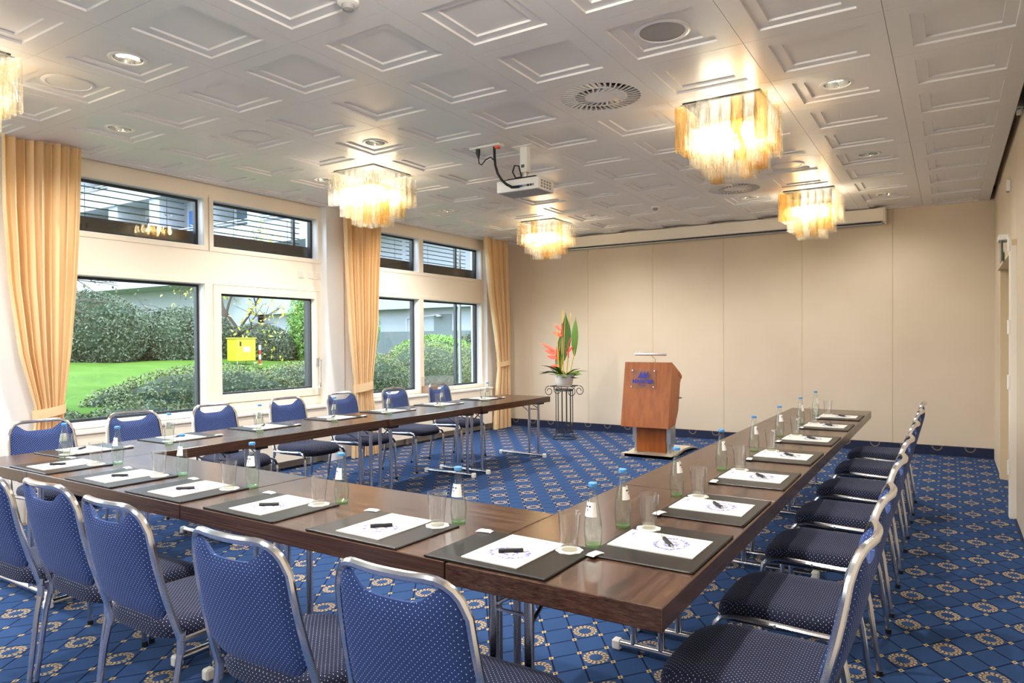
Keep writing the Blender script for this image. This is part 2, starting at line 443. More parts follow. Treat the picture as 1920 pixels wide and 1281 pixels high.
for zz in (.35, 1.02, 1.45, 2.10):
    part('hinge', MB().cyl((XR-.05, 6.645, zz), .011, .11, 10), 'white_plastic', dr)
bbr = struct('baseboard_right', MB().box(XR-.010, XR+.002, -5, 6.63, 0, .012), 'navy_skirting')
struct('wall_back', MB().box(-6.62, .9, -5.4, -5.2, 0, 3.3), 'wall_panel')
# left wall: pillars, fascia, window bays
wl = struct('wall_left')
for a_, b_, x1 in [(2.36, 2.73, -6.25), (5.79, 6.06, -6.26), (6.06, 6.33, -6.32), (9.22, YF+.1, -6.30), (-1.15, -.80, -6.25), (-5.4, -4.3, -6.25)]:
    part('pillar', MB().box(-6.62, x1, a_, b_, 0, 3.15), 'cool_white', wl)
bays = [(-4.3, -1.15), (-.80, 2.36), (2.73, 5.79), (6.33, 9.22)]
for a_, b_ in bays:
    part('fascia', MB().box(-6.50, XG, a_, b_, 2.90, 3.2), 'cream', wl)
    part('spandrel', MB().box(-6.50, XG, a_, b_, 2.075, 2.36), 'cream', wl)
    part('rail', MB().rbox(-6.50, XG+.006, a_, b_, 2.055, 2.075, .003), 'cream', wl)
    part('wall_panel_low', MB().box(-6.50, XG-.02, a_, b_, 0, .66), 'cream', wl)
    part('sill', MB().rbox(-6.48, -6.185, a_, b_, .655, .685, .006), 'white_paint', wl)
    part('radiator_cover', MB().box(-6.225, -6.20, a_+.02, b_-.02, .11, .655), 'cream', wl)
    for yy in np.arange(a_+.35, b_, .62): part('radiator_foot', MB().cyl((-6.36, yy, 0), .028, .12, 10), 'white_plastic', wl)
NW = [0]
def window(y0, y1, z0, z1, reveal=.09, transom=False, t=.045, glass=True):
    NW[0] += 1; wd = struct('window_%d' % NW[0])
    part('frame', MB().frame(XG-reveal-.03, XG+.008, y0-t, y1+t, z0-t, z1+t, t), 'cream', wd)
    part('reveal', MB().frame(XG-reveal-.005, XG-.004, y0-.001, y1+.001, z0-.001, z1+.001, .006), 'cool_white', wd)
    part('seal', MB().frame(XG-reveal-.02, XG-reveal, y0, y1, z0, z1, .030).box(XG-reveal-.075, XG-reveal-.02, y1-.012, y1+.02, z0, z1), 'dark_seal', wd)
    part('pane', MB().box(XG-reveal-.016, XG-reveal-.010, y0+.02, y1-.02, z0+.02, z1-.02), 'window_glass', wd)
    if transom:
        part('blind_box', MB().box(-6.74, -6.58, y0-.1, y1+.1, z0-.06, z0+.17), 'brown_board', wd)
        for k in range(6):
            zz = z0+.205+k*.062
            sl = part('slat', MB().box(-6.672, -6.648, y0-.02, y1-.02, zz, zz+.007), 'slat_grey', wd)
        for yy in (y0+(y1-y0)*.33, y0+(y1-y0)*.86): part('cord', MB().cyl((-6.66, yy, z0), .0025, z1-z0, 6), 'dark_seal', wd)
    return wd
for y0, y1 in [(2.78, 4.255), (4.36, 5.745), (6.42, 7.60), (7.69, 9.14)]: window(y0, y1, 2.405, 2.885, transom=True)
for y0, y1 in [(-4.25, -2.77), (-2.67, -1.20), (-.75, .73), (.83, 2.30)]:
    window(y0, y1, 2.405, 2.885); window(y0, y1, .735, 2.025)
window(2.78, 4.255, .735, 2.025); window(6.42, 7.60, .735, 2.025); window(7.69, 9.14, .735, 2.025)
for i_ in (3,): pass
# guide rail of the outside blind in the far bay
gr = struct('trim_1'); part('guide_rail', MB().box(-6.66, -6.62, 8.80, 8.84, .6, 3.0), 'slat_grey', gr); part('guide_rail', MB().box(-6.66, -6.62, 8.92, 8.95, .6, 3.0), 'rail_white', gr)
part('guide_rail', MB().box(-6.66, -6.62, 5.60, 5.63, 2.3, 3.0), 'slat_grey', gr)
# tilting door sash
wd = struct('window_%d' % (NW[0]+1))
part('frame', MB().frame(-6.49, XG+.008, 4.30, 5.80, .655, 2.07, .045), 'cream', wd)
part('sash', MB().frame(-6.45, XG+.022, 4.345, 5.755, .80, 2.02, .085), 'cream', wd)
part('lower_panel', MB().rbox(-6.45, XG+.014, 4.345, 5.755, .70, .795, .004), 'cream', wd)
part('seal', MB().frame(-6.44, -6.40, 4.425, 5.675, .882, 1.938, .022).box(-6.51, -6.44, 5.655, 5.69, .88, 1.94), 'dark_seal', wd)
part('pane', MB().box(-6.425, -6.418, 4.43, 5.67, .89, 1.93), 'window_glass', wd)
hd = part('handle', MB().rbox(XG+.022, XG+.036, 5.695, 5.725, 1.14, 1.24, .004), 'brushed_steel', wd)
part('lever', MB().tube([(XG+.036, 5.71, 1.21), (XG+.07, 5.71, 1.21), (XG+.075, 5.70, 1.19), (XG+.075, 5.70, .90)], .009, 8), 'chrome', hd, True)
part('knob', MB().cyl((XG+.062, 5.70, .885), .014, .03, 10), 'white_plastic', hd, True)
for k, yy in enumerate((5.49, 5.63, 5.77-.02)):
    s_ = thing('wall_plate', '%s of three flat cream wall plates over the tilting window' % ['leftmost', 'middle', 'rightmost'][k], 'switch plate', (XG, yy, 2.215), 0, 'plates on the band over the window')
    part('plate', MB().rbox(0, .008, -.045, .045, -.045, .045, .004), 'cream', s_)
    part('rocker', MB().rbox(.006, .013, -.028, .028, -.03, .03, .003), 'white_paint', s_)

# curtains
def curtain(label, prof, tie, nf):
    c = thing('curtain', label, 'curtain', (0, 0, 0), 0, 'tied back curtains by the windows')
    def strip(prof, n=nf*10):
        m = MB(); V = []; Fc = []; rows = len(prof)
        for z, ya, yb, amp in prof:
            for i in range(n+1):
                t = i/n; ph = t*nf*2*PI
                jit = .35*math.sin(t*17+1.3)
                sw = math.sin(ph+jit+.5*math.sin(ph*.37)); V.append((-6.135 + amp*1.25*math.copysign(abs(sw)**.7, sw), ya+(yb-ya)*t + .012*math.sin(2*ph+jit)*min(1, (yb-ya)/.4), z))
        for r_ in range(rows-1):
            for i in range(n): Fc.append((r_*(n+1)+i, r_*(n+1)+i+1, (r_+1)*(n+1)+i+1, (r_+1)*(n+1)+i))
        return m.add(V, Fc)
    P = []
    for k in range(len(prof)-1):
        for s in np.linspace(0, 1, 6, endpoint=False):
            e = s; P.append(tuple(a*(1-e)+b*e for a, b in zip(prof[k], prof[k+1])))
    P.append(prof[-1])
    part('drape', strip(P), 'curtain', c, True)
    za, zb, ya, yb = tie; m = MB(); V = []; Fc = []; n = 24
    for z in (za, zb):
        for i in range(n):
            an = 2*PI*i/n; yy = (ya+yb)/2+((yb-ya)/2+.012)*math.cos(an)
            V.append((-6.135+.062*math.sin(an), yy, z+.035*((yy-ya)/(yb-ya)-.5)*(-1 if False else 1)))
    for i in range(n): Fc.append((i, (i+1) % n, n+(i+1) % n, n+i))
    part('tieback', m.add(V, Fc), 'curtain', c, True)
    return c
curtain('peach curtain tied back at left edge, nearest the camera',
        [(CZ+.05, 2.40, 2.985, .040), (2.5, 2.40, 2.965, .042), (1.9, 2.43, 2.93, .042), (1.35, 2.50, 2.88, .038), (.93, 2.605, 2.825, .026), (.84, 2.605, 2.82, .024), (.5, 2.56, 2.86, .032), (.01, 2.53, 2.90, .036)], (.845, .92, 2.605, 2.825), 9)
curtain('peach curtain tied back between the two window bays',
        [(CZ+.05, 5.93, 6.61, .040), (2.4, 5.96, 6.55, .042), (1.6, 6.01, 6.505, .04), (1.1, 6.07, 6.43, .032), (.93, 6.095, 6.405, .026), (.82, 6.09, 6.405, .026), (.5, 6.06, 6.45, .032), (.01, 6.04, 6.51, .036)], (.82, .92, 6.095, 6.405), 10)
curtain('peach curtain tied back in the far left corner',
        [(CZ+.05, 8.91, 9.56, .040), (2.2, 9.03, 9.585, .04), (1.5, 9.2, 9.60, .036), (1.05, 9.275, 9.605, .026), (.98, 9.27, 9.605, .026), (.5, 9.19, 9.61, .034), (.01, 9.14, 9.615, .036)], (1.02, 1.10, 9.275, 9.61), 10)

# ------------------------------------------------------------------ outdoors
def lawn_z(x, y): return .60 + .040*(-8-x) - .018*(y-8)
m = MB(); V = []; Fc = []; nx_, ny_ = 30, 30
for i in range(nx_):
    for j in range(ny_):
        xx = -6.75-i*1.6; yy = -8+j*1.6
        V.append((xx, yy, (lawn_z(xx, yy) if xx < -8.2 else .0+.58*max(0, (-6.75-xx))/1.6) + .04*math.sin(xx*1.3+yy)))
for i in range(nx_-1):
    for j in range(ny_-1): Fc.append((i*ny_+j, i*ny_+j+1, (i+1)*ny_+j+1, (i+1)*ny_+j))
lw = part('lawn', m.add(V, Fc), 'grass', None, True); tag(lw, 'bright green lawn rising behind the window hedge', 'lawn', kind='structure')

def leaves(m, P, size, n_up=.4):
    N = len(P); nrm = rng.normal(size=(N, 3)); nrm[:, 2] += n_up; nrm /= np.linalg.norm(nrm, axis=1)[:, None]
    a = np.cross(nrm, rng.normal(size=(N, 3))); a /= np.linalg.norm(a, axis=1)[:, None]; b = np.cross(nrm, a)
    s = size*(.6+.8*rng.random(N))[:, None]
    V = np.stack([P-a*s, P+b*s*.45, P+a*s, P-b*s*.45], 1).reshape(-1, 3)
    k = len(m.v); m.v += [tuple(q) for q in V.tolist()]; m.f += [(k+4*i, k+4*i+1, k+4*i+2, k+4*i+3) for i in range(N)]
def fastmesh(name, m, mat):
    me = bpy.data.meshes.new(name); me.from_pydata(m.v, [], m.f); me.update(); me.materials.append(MAT[mat]); return me
def bush(name, label, cat, c, rad, n, size, mat, lumps=9, group=None, core=True):
    t = thing(name, label, cat, (c[0], c[1], c[2]), 0, group)
    L = [((0, 0, rad[2]*.55), (rad[0]*.85, rad[1]*.85, rad[2]*.62))]
    for k in range(lumps):
        an = rng.random()*2*PI; d = .3+.35*rng.random(); rr_ = .30+.16*rng.random(); el = rng.uniform(.25, .80)
        L.append(((rad[0]*d*math.cos(an), rad[1]*d*math.sin(an), rad[2]*el*(1.0-rr_*.55)), tuple(np.array(rad)*rr_)))
    m = MB(); mc = MB(); A_ = [r[0]*r[1]+r[0]*r[2]+r[1]*r[2] for o, r in L]
    for li, (o, r) in enumerate(L):
        per = max(10, int(n*1.5*A_[li]/sum(A_)))
        d = rng.normal(size=(per, 3)); d /= np.linalg.norm(d, axis=1)[:, None]
        P = np.array(o)+d*np.array(r)*(.86+.18*rng.random(per))[:, None]; P = P[P[:, 2] > -.05]
        for lj, (o2, r2) in enumerate(L):
            if lj != li: P = P[(((P-np.array(o2))/np.array(r2))**2).sum(1) > .70]
        leaves(m, P, size)
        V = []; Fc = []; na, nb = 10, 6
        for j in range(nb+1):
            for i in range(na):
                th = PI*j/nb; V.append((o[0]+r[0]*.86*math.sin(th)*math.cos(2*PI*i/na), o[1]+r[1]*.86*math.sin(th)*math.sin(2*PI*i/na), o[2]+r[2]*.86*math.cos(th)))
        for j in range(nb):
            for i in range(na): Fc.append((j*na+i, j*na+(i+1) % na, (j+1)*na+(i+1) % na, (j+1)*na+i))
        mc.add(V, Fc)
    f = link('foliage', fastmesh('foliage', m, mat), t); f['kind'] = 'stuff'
    if core: link('dark_core', fastmesh('dark_core', mc, 'hedge_core'), t)  # added solid dark core that blocks the view through the leaves
    return t
# clipped hedge along the windows
hl = ['low hedge mound under the near window, left of the lawn gap', 'round hedge mound outside the near window, right half', 'clipped hedge below the tilting window', 'clipped hedge between the bays behind middle curtain', 'tall clipped hedge outside the far bay, left pane', 'tall clipped hedge outside the far bay, right pane']
for lab, c, rad, n in zip(hl, [(-7.9, 3.1, .05), (-8.5, 5.75, .1), (-8.9, 7.6, .1), (-8.9, 9.0, .1), (-8.9, 10.8, .1), (-9.0, 12.9, .1)],
                  [(.62, .95, .68), (.9, 1.75, .88), (.9, 1.15, .86), (.9, 1.3, .98), (.9, 1.5, 1.13), (.95, 1.5, 1.10)], [26000, 42000, 32000, 26000, 32000, 30000]):
    bush('clipped_hedge', lab, 'hedge', c, rad, n, .019, 'hedge_leaf', 14, 'hedge mounds along the windows')
bush('clipped_hedge', 'lowest hedge mound under near window, in front of the lawn', 'hedge', (-7.75, 4.35, .05), (.55, .85, .62), 14000, .019, 'hedge_leaf', 10, 'hedge mounds along the windows')
bush('ivy_thicket', 'broad blue green ivy thicket at far lawn edge, left', 'bush', (-19.0, 9.2, .75), (1.6, 2.0, 1.75), 34000, .038, 'ivy_leaf', 12, 'thickets at the lawn edge')
bush('ivy_thicket', 'blue green ivy thicket at far lawn edge, right half of near window', 'bush', (-19.0, 12.0, .7), (1.6, 1.8, 1.5), 32000, .038, 'ivy_leaf', 12, 'thickets at the lawn edge')
bush('ivy_thicket', 'dark thicket behind the yellow cabinet', 'bush', (-18.5, 14.2, .5), (1.3, 1.3, 1.3), 20000, .038, 'ivy_leaf', 8, 'thickets at the lawn edge')
bush('ivy_thicket', 'ivy thicket half hidden behind the nearest curtain', 'bush', (-19.5, 6.3, .8), (1.6, 1.8, 1.9), 22000, .038, 'ivy_leaf', 10, 'thickets at the lawn edge')
bush('laurel_bush', 'tall light green laurel behind red and white post', 'bush', (-17.6, 16.6, .35), (1.6, 1.9, 2.9), 42000, .042, 'laurel_leaf', 16)
bush('laurel_bush', 'green shrub seen over the hedge, left pane of far bay', 'bush', (-12.5, 15.6, .3), (1.4, 1.6, 1.10), 14000, .045, 'laurel_leaf', 9)
bush('rambling_shrub', 'grey green shrub over the hedge, right pane of far bay', 'bush', (-12.0, 17.6, .3), (1.3, 1.5, 1.22), 14000, .045, 'ivy_leaf', 9)
bush('yellow_shrub', 'yellowing shrub above hedge, right pane of far bay', 'bush', (-9.6, 14.3, .3), (.7, .8, 1.15), 7000, .03, 'yellow_leaf', 6)
def tree(label, base, h, n, mat, spread, seed):
    rs = np.random.default_rng(seed); t = thing('garden_tree', label, 'tree', base); m = MB(); tips = []
    def grow(p, d, L, r, lev):
        pts = [p]; q = Vector(p); dd = Vector(d)
        for k in range(3):
            dd = (dd + Vector(rs.normal(size=3))*.16).normalized(); q = q + dd*L/3; pts.append(tuple(q))
        m.tube(pts, [r, r*.85, r*.7, r*.55], 5)
        if lev == 0: tips.append(pts[-1]); tips.append(pts[-2]); return
        for k in range(4 if lev > 1 else 5):
            nd = (dd + Vector(rs.normal(size=3))*spread).normalized(); grow(pts[-1 if k else -2], nd, L*.68, r*.5, lev-1)
    grow((0, 0, 0), (0, 0, 1), h*.45, .09, 3)
    part('trunk', m, 'bark', t)
    if n:
        P = np.array(tips)[rs.integers(0, len(tips), n)] + rs.normal(size=(n, 3))*.22
        mm = MB(); leaves(mm, P, .06); f = link('foliage', fastmesh('foliage', mm, mat), t); f['kind'] = 'stuff'
tree('sparse yellow leaved tree above the yellow cabinet', (-18.6, 13.8, .5), 4.2, 700, 'yellow_leaf', .55, 3)
tree('bare twiggy tree over the thicket, upper left of near window', (-19.5, 7.6, .8), 4.6, 250, 'twig_leaf', .6, 5)
tree('bare branching tree in front of the facade, right of lawn', (-20.5, 16.0, .5), 5.4, 300, 'twig_leaf', .55, 8)
# yellow cabinet and post
bx = thing('utility_cabinet', 'yellow metal utility cabinet on legs at the lawn edge', 'cabinet', (-16, 11.77, .93))
part('body', MB().rbox(-.20, .20, -.30, .30, 0, .60, .012), 'cabinet_yellow', bx)
part('lid', MB().rbox(-.22, .22, -.32, .32, .59, .625, .008), 'cabinet_yellow', bx)
part('vent_slot', MB().box(.198, .204, -.20, -.15, .40, .52), 'black_plastic', bx)
part('notice', MB().box(.198, .203, -.08, .12, .25, .38), 'label_white', bx)
part('latch', MB().rbox(-.03, .04, .298, .32, .26, .30, .004), 'cabinet_yellow', bx)
for sx_ in (-.16, .16):
    for sy in (-.25, .25): part('leg', MB().tube([(sx_, sy, 0), (sx_*1.15, sy*1.12, -.19)], .012, 6), 'brushed_steel', bx)
pp = thing('marker_post', 'red and white striped marker post beside the yellow cabinet', 'post', (-16, 12.35, .70))
for k in range(5): part('band', MB().cyl((0, 0, k*.13 if k else -.05), .03, .13 if k else .18, 12), ['post_white', 'post_red', 'post_white', 'post_red', 'post_white'][k], pp, True)
# the white wing with balconies across the garden
bd = thing('white_wing', 'white building wing with balconies across the garden', 'building', (0, 20, 0))
part('wall', MB().box(-60, -8, 1.6, 8, -1, 13), 'facade_white', bd)
part('ground_wall', MB().box(-26, -8, .30, 1.6, -1, 2.66), 'facade_white', bd)
part('plinth', MB().box(-26, -8, .2, .32, -1, 1.80), 'facade_grey', bd)
for zf in (2.65, 5.75, 8.75, 11.75):
    part('balcony_slab', MB().box(-60, -8, 0, 1.6, zf, zf+.28), 'facade_white', bd)
    part('parapet', MB().box(-60, -8, -.10, .0, zf, zf+.95), 'facade_white', bd)
    if zf > 3:
        m = MB()
        for k in range(2): m.box(-60, -8, -.06, -.03, zf+1.08+k*.12, zf+1.11+k*.12)
        part('railing', m, 'rail_white', bd)
for zf in (5.75, 8.75):
    for k in range(13):
        xx = -58+k*3.9
        part('partition', MB().box(xx, xx+.9, .1, 1.6, zf+.28, zf+3.0), 'facade_white', bd)
        fr = part('balcony_door', MB().box(xx+1.2, xx+2.3, 1.52, 1.6, zf+.3, zf+2.5), 'facade_glass' if k % 3 else 'facade_blue', bd)
        part('window', MB().box(xx+2.5, xx+3.5, 1.52, 1.6, zf+1.0, zf+2.5), 'facade_glass', bd)
part('canopy', MB().box(-60, -26, -2.4, 0, 3.95, 4.9), 'facade_white', bd)
part('annex_wall', MB().box(-60, -26, -.5, 0, -1, 3.95), 'facade_white', bd)
part('service_door', MB().box(-16.25, -15.45, .26, .31, 1.5, 2.42), 'facade_grey', bd)
part('wall_lamp', MB().tube([(-17.6, .26, 1.7), (-17.6, .26, 2.30), (-15.9, .12, 2.40)], .018, 6), 'rail_white', bd)
part('lamp_head', MB().lathe([(.02, .08), (.10, .04), (.11, 0)], (-15.9, .12, 2.33), 12), 'grey_paint', bd)

# ------------------------------------------------------------------ tables
def make_table(name, label, L, loc, rz, legs_inner):
    """local x along the length, y across: inner edge at +y"""
    t = thing(name, label, 'table', loc, rz, 'folding tables in the U')
    part('tabletop', MB().rbox(-L/2+.0018, L/2-.0018, -.35, .35, .674, .74, .0025), 'wenge', t)
    for sx_ in (-1, 1):
        xx = sx_*(L/2-.115)
        fb = part('foot_bar', MB().tube([(xx, -.30, .030), (xx, .325, .030)], .019, 10), 'chrome', t, True)
        for yy in (-.30, .325): part('end_cap', MB().rbox(xx-.021, xx+.021, yy-.022, yy+.022, .0, .050, .008), 'white_plastic', fb)
        for yy in (.115, .245): part('leg', MB().tube([(xx, yy, .030), (xx, yy, .674)], .016, 10), 'chrome', t, True)
        part('cross_tie', MB().tube([(xx, .115, .585), (xx, .245, .585)], .006, 6), 'chrome', t, True)
        part('brace', MB().tube([(xx, .235, .60), (xx, .125, .665)], .006, 6), 'chrome', t, True)
        part('brace', MB().tube([(xx, .115, .55), (xx-sx_*.22, .115, .670)], .007, 6), 'chrome', t, True)
        part('hinge_block', MB().rbox(xx-.05, xx+.05, .08, .30, .648, .676, .004), 'black_plastic', t)
    return t
def ordn(k, n): return ORD[k]
ys = [1.69, 3.06, 4.52, 5.98, 7.29]
for k in range(4):
    lab = ['dark brown folding table at near right corner of the U', 'dark brown folding table, second in the right arm from near', 'dark brown folding table, third in the right arm from near', 'dark brown folding table at far end of the right arm'][k]
    make_table('folding_table', lab, ys[k+1]-ys[k], (-.972, (ys[k]+ys[k+1])/2, 0), PI/2, 1)
ys = [1.745, 3.17, 4.57, 5.97, 7.41]
for k in range(4):
    lab = ['dark brown folding table at left corner of the U', 'dark brown folding table, second in the left arm', 'dark brown folding table, third in the left arm', 'dark brown folding table at far end of the left arm'][k]
    ymid = (ys[k]+ys[k+1])/2; xin = -4.225+.018*(ymid-1.7)
    make_table('folding_table', lab, ys[k+1]-ys[k], (xin-.35, ymid, 0), -PI/2, 1)
rzc = -.0165
for k, (xa, xb) in enumerate([(-2.765, -1.3265), (-4.215, -2.768)]):
    xm = (xa+xb)/2; yfr = 1.70+.0165*(-1.3-xm)
    make_table('folding_table', ['dark brown front folding table in the right half of the cross row', 'dark brown front folding table in the left half of the cross row'][k], xb-xa, (xm, yfr+.35, 0), rzc, 1)

# ------------------------------------------------------------------ chairs
def hw(z): return .230 - .031*(z-.42)/.465           # half width of the back frame
def yb(z): t = (z-.42)/.465; return -.185 - .105*t - .012*math.sin(PI*min(1, max(0, t)))
def bulge(x, z):
    t = max(0, min(1, (z-.42)/.465)); return -.038*(.35+.65*t)*(1-min(1, (x/hw(z))**2))
ZT = .887
def back_tube():
    pts = []
    for z in np.linspace(.405, ZT-.085, 9): pts.append((-hw(z), yb(z), z))
    rc = .085; h = hw(ZT)
    for a_ in np.linspace(0, PI/2, 7)[1:]:
        x_ = -h+rc-rc*math.cos(a_); z_ = ZT-.085+.085*math.sin(a_); pts.append((x_, yb(z_)+bulge(x_, z_), z_))
    for x_ in np.linspace(-h+rc, h-rc, 8)[1:-1]: pts.append((x_, yb(ZT)+bulge(x_, ZT), ZT))
    L = [(-p[0], p[1], p[2]) for p in pts[:15]][::-1]
    return MB().tube(pts+L, .0125, 8)
def back_pad():
    m = MB(); nx_, nz_ = 20, 14; Fr = []; Bk = []
    for j in range(nz_+1):
        v = j/nz_
        for i in range(nx_+1):
            s = -1+2*i/nx_
            scoop = 1/(1+math.exp((abs(s)-.60)*13))
            ztop = ZT-.015-.050*scoop - (.055*max(0, (abs(s)-.80)/.20)**2)
            zbot = .487 + .055*max(0, (abs(s)-.70)/.30)**2
            z = zbot+(ztop-zbot)*v; x_ = s*(hw(z)-.011)
            y_ = yb(z)+bulge(x_, z)
            e = min(1, min((1-abs(s))*9, min(v, 1-v)*10)); th = .004+.016*math.sqrt(max(0, e))
            Fr.append((x_, y_+th*1.25, z)); Bk.append((x_, y_-th*.75, z))
    V = Fr+Bk; n = len(Fr); W = nx_+1; Fc = []
    for j in range(nz_):
        for i in range(nx_):
            a_ = j*W+i; Fc.append((a_, a_+1, a_+W+1, a_+W)); Fc.append((n+a_, n+a_+W, n+a_+W+1, n+a_+1))
    for i in range(nx_): Fc.append((i, n+i, n+i+1, i+1)); a_ = nz_*W+i; Fc.append((a_, a_+1, n+a_+1, n+a_))
    for j in range(nz_): a_ = j*W; Fc.append((a_, a_+W, n+a_+W, n+a_)); a_ = j*W+nx_; Fc.append((a_, n+a_, n+a_+W, a_+W))
    return m.add(V, Fc)
def seat_pad():
    m = MB(); n = 36; V = []; Fc = []
    lev = [(.90, -.066), (.97, -.060), (1., -.042), (1., -.024), (.975, -.008), (.92, .002), (.75, .008), (.5, .010), (.22, .010)]
    for sc, dz in lev:
        for k in range(n):
            an = 2*PI*k/n; c_, s_ = math.cos(an), math.sin(an); e = 2/4.2
            x_ = .226*math.copysign(abs(c_)**e, c_)*sc; y_ = .012+.240*math.copysign(abs(s_)**e, s_)*sc
            drop = -.030*max(0, (y_-.09)/.16)**2 + .012*max(0, (-y_-.04)/.18)**2 - .008*math.exp(-((y_+.05)/.09)**2)*(1-(x_/.24)**2)
            V.append((x_, y_, .470+dz+(drop if dz > -.05 else drop*.8)))
    for i in range(len(lev)-1):
        for k in range(n): Fc.append((i*n+k, i*n+(k+1) % n, (i+1)*n+(k+1) % n, (i+1)*n+k))
    Fc.append(tuple((len(lev)-1)*n+k for k in range(n))); Fc.append(tuple(range(n))[::-1]); return m.add(V, Fc)
def chair0(label, loc, rz, group):
    t = thing('conference_chair', label, 'chair', loc, rz, group)
    part('seat', seat_pad(), 'fabric_seat_shaded', t, True)
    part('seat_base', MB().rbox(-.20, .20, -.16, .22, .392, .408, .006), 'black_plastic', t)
    part('backrest', back_pad(), 'fabric_back_daylit', t, True)
    part('back_frame', back_tube(), 'chrome', t, True)
    for s in (-1, 1):
        lg = part('leg', MB().tube([(s*.234, -.19, .418), (s*.236, -.10, .420), (s*.237, .10, .428), (s*.237, .165, .429), (s*.237, .205, .418), (s*.237, .228, .392), (s*.238, .236, .34), (s*.242, .246, .012)], .0115, 8), 'chrome', t, True)
        part('foot_cap', MB().cyl((s*.242, .246, 0), .0135, .022, 8), 'black_plastic', lg, True)
        lg = part('leg', MB().tube([(s*.231, -.183, .425), (s*.232, -.187, .395), (s*.237, -.206, .30), (s*.246, -.244, .012)], .0115, 8), 'chrome', t, True)
        part('foot_cap', MB().cyl((s*.246, -.245, 0), .0135, .022, 8), 'black_plastic', lg, True)
        part('sleeve', MB().tube([(s*.2305, -.184, .445), (s*.232, -.188, .375)], .0145, 8), 'chrome', t, True)
        part('bolt', MB().tube([(s*.240, .02, .424), (s*.252, .02, .424)], .006, 8), 'brushed_steel', t)
    return t
ch = None
def place_chair(x_, y_, rz, label, group):
    global ch
    if ch is None: ch = chair0(label, (x_, y_, 0), rz, group); return
    dup(ch, (x_, y_, 0), rz, label, group)
RC = [2.14, 2.76, 3.53, 4.25, 5.02, 5.87, 6.64]
for k, yy in enumerate(RC):
    lab = ('nearest' if k == 0 else 'farthest' if k == 6 else ORD[k]+' nearest') + ' navy dotted chrome chair in the right hand row'
    place_chair(-.495, yy, PI/2, lab, 'chairs along the right arm')
FC = [(-1.12, 1.535), (-1.71, 1.52), (-2.43, 1.56), (-2.975, 1.60), (-3.45, 1.565)]
for k, (xx, dz) in enumerate(FC):
    lab = ['blue dotted chrome chair seen from behind, lower centre', 'blue dotted chrome chair from behind, second from lower centre', 'blue dotted chrome chair from behind, third from lower centre', 'blue dotted chrome chair from behind, fourth from lower centre', 'blue dotted chrome chair cut off by the left picture edge'][k]
    place_chair(xx, dz, [.0, .01, -.02, -.015, .01][k], lab, 'chairs along the front row')
LC = [2.33, 2.98, 3.68, 4.46, 5.17, 5.98, 6.80]
for k, yy in enumerate(LC):
    lab = ('nearest' if k == 0 else 'farthest' if k == 6 else ORD[k]+' nearest') + ' navy chrome chair in the window side row'
    place_chair(-5.10, yy, -PI/2, lab, 'chairs along the window arm')

# ------------------------------------------------------------------ place settings
def proto_folder(label, loc, rz, g):
    t = thing('desk_pad', label, 'desk pad', loc, rz, g)
    part('cover', MB().rbox(-.2225, .2225, 0, .345, 0, .007, .003), 'leather', t)
    part('edge_roll', MB().tube([(-.222, .004, .0045), (.222, .004, .0045)], .0045, 6), 'leather', t); return t
def proto_pad(label, loc, rz, g):
    t = thing('notepad', label, 'notepad', loc, rz, g)
    m = MB().box(-.105, .105, -.145, .145, 0, .0035); part('sheets', m, 'pad_print', t); return t
def proto_pen(label, loc, rz, g):
    t = thing('ballpoint_pen', label, 'pen', loc, rz, g)
    part('barrel', MB().tube([(-.045, 0, .0065), (.034, 0, .0065)], .0068, 8), 'black_plastic', t, True)
    part('tip', MB().tube([(-.075, 0, .004), (-.045, 0, .006)], [.0015, .0048], 8), 'pen_clear', t, True)
    part('clip_end', MB().tube([(.034, 0, .006), (.064, 0, .006)], .0046, 8), 'pen_clear', t, True); return t
def proto_coaster(label, loc, rz, g):
    t = thing('coaster', label, 'coaster', loc, rz, g); m = MB(); n = 40
    ring = [((.043+.0022*math.cos(8*2*PI*k/n))*math.cos(2*PI*k/n), (.043+.0022*math.cos(8*2*PI*k/n))*math.sin(2*PI*k/n)) for k in range(n)]
    part('doily', m.prism(ring, 2, 0, .0022), 'coaster', t)
    m = MB()
    for k in range(5): m.box(-.02+k*.009, -.014+k*.009, -.035, -.031, .0022, .0024)
    part('print', m, 'grey_paint', t); return t
def proto_glass(label, loc, rz, g):
    t = thing('drinking_glass', label, 'glass', loc, rz, g)
    part('wall', MB().lathe([(.0255, 0), (.0265, .002), (.030, .05), (.0365, .122), (.0372, .124), (.036, .124), (.0285, .05), (.0252, .018)], (0, 0, 0), 24, False), 'tumbler_glass', t, True)
    part('thick_base', MB().lathe([(.0245, .0005), (.0250, .002), (.0248, .015), (.0, .017)], (0, 0, 0), 20), 'tumbler_base', t, True); return t
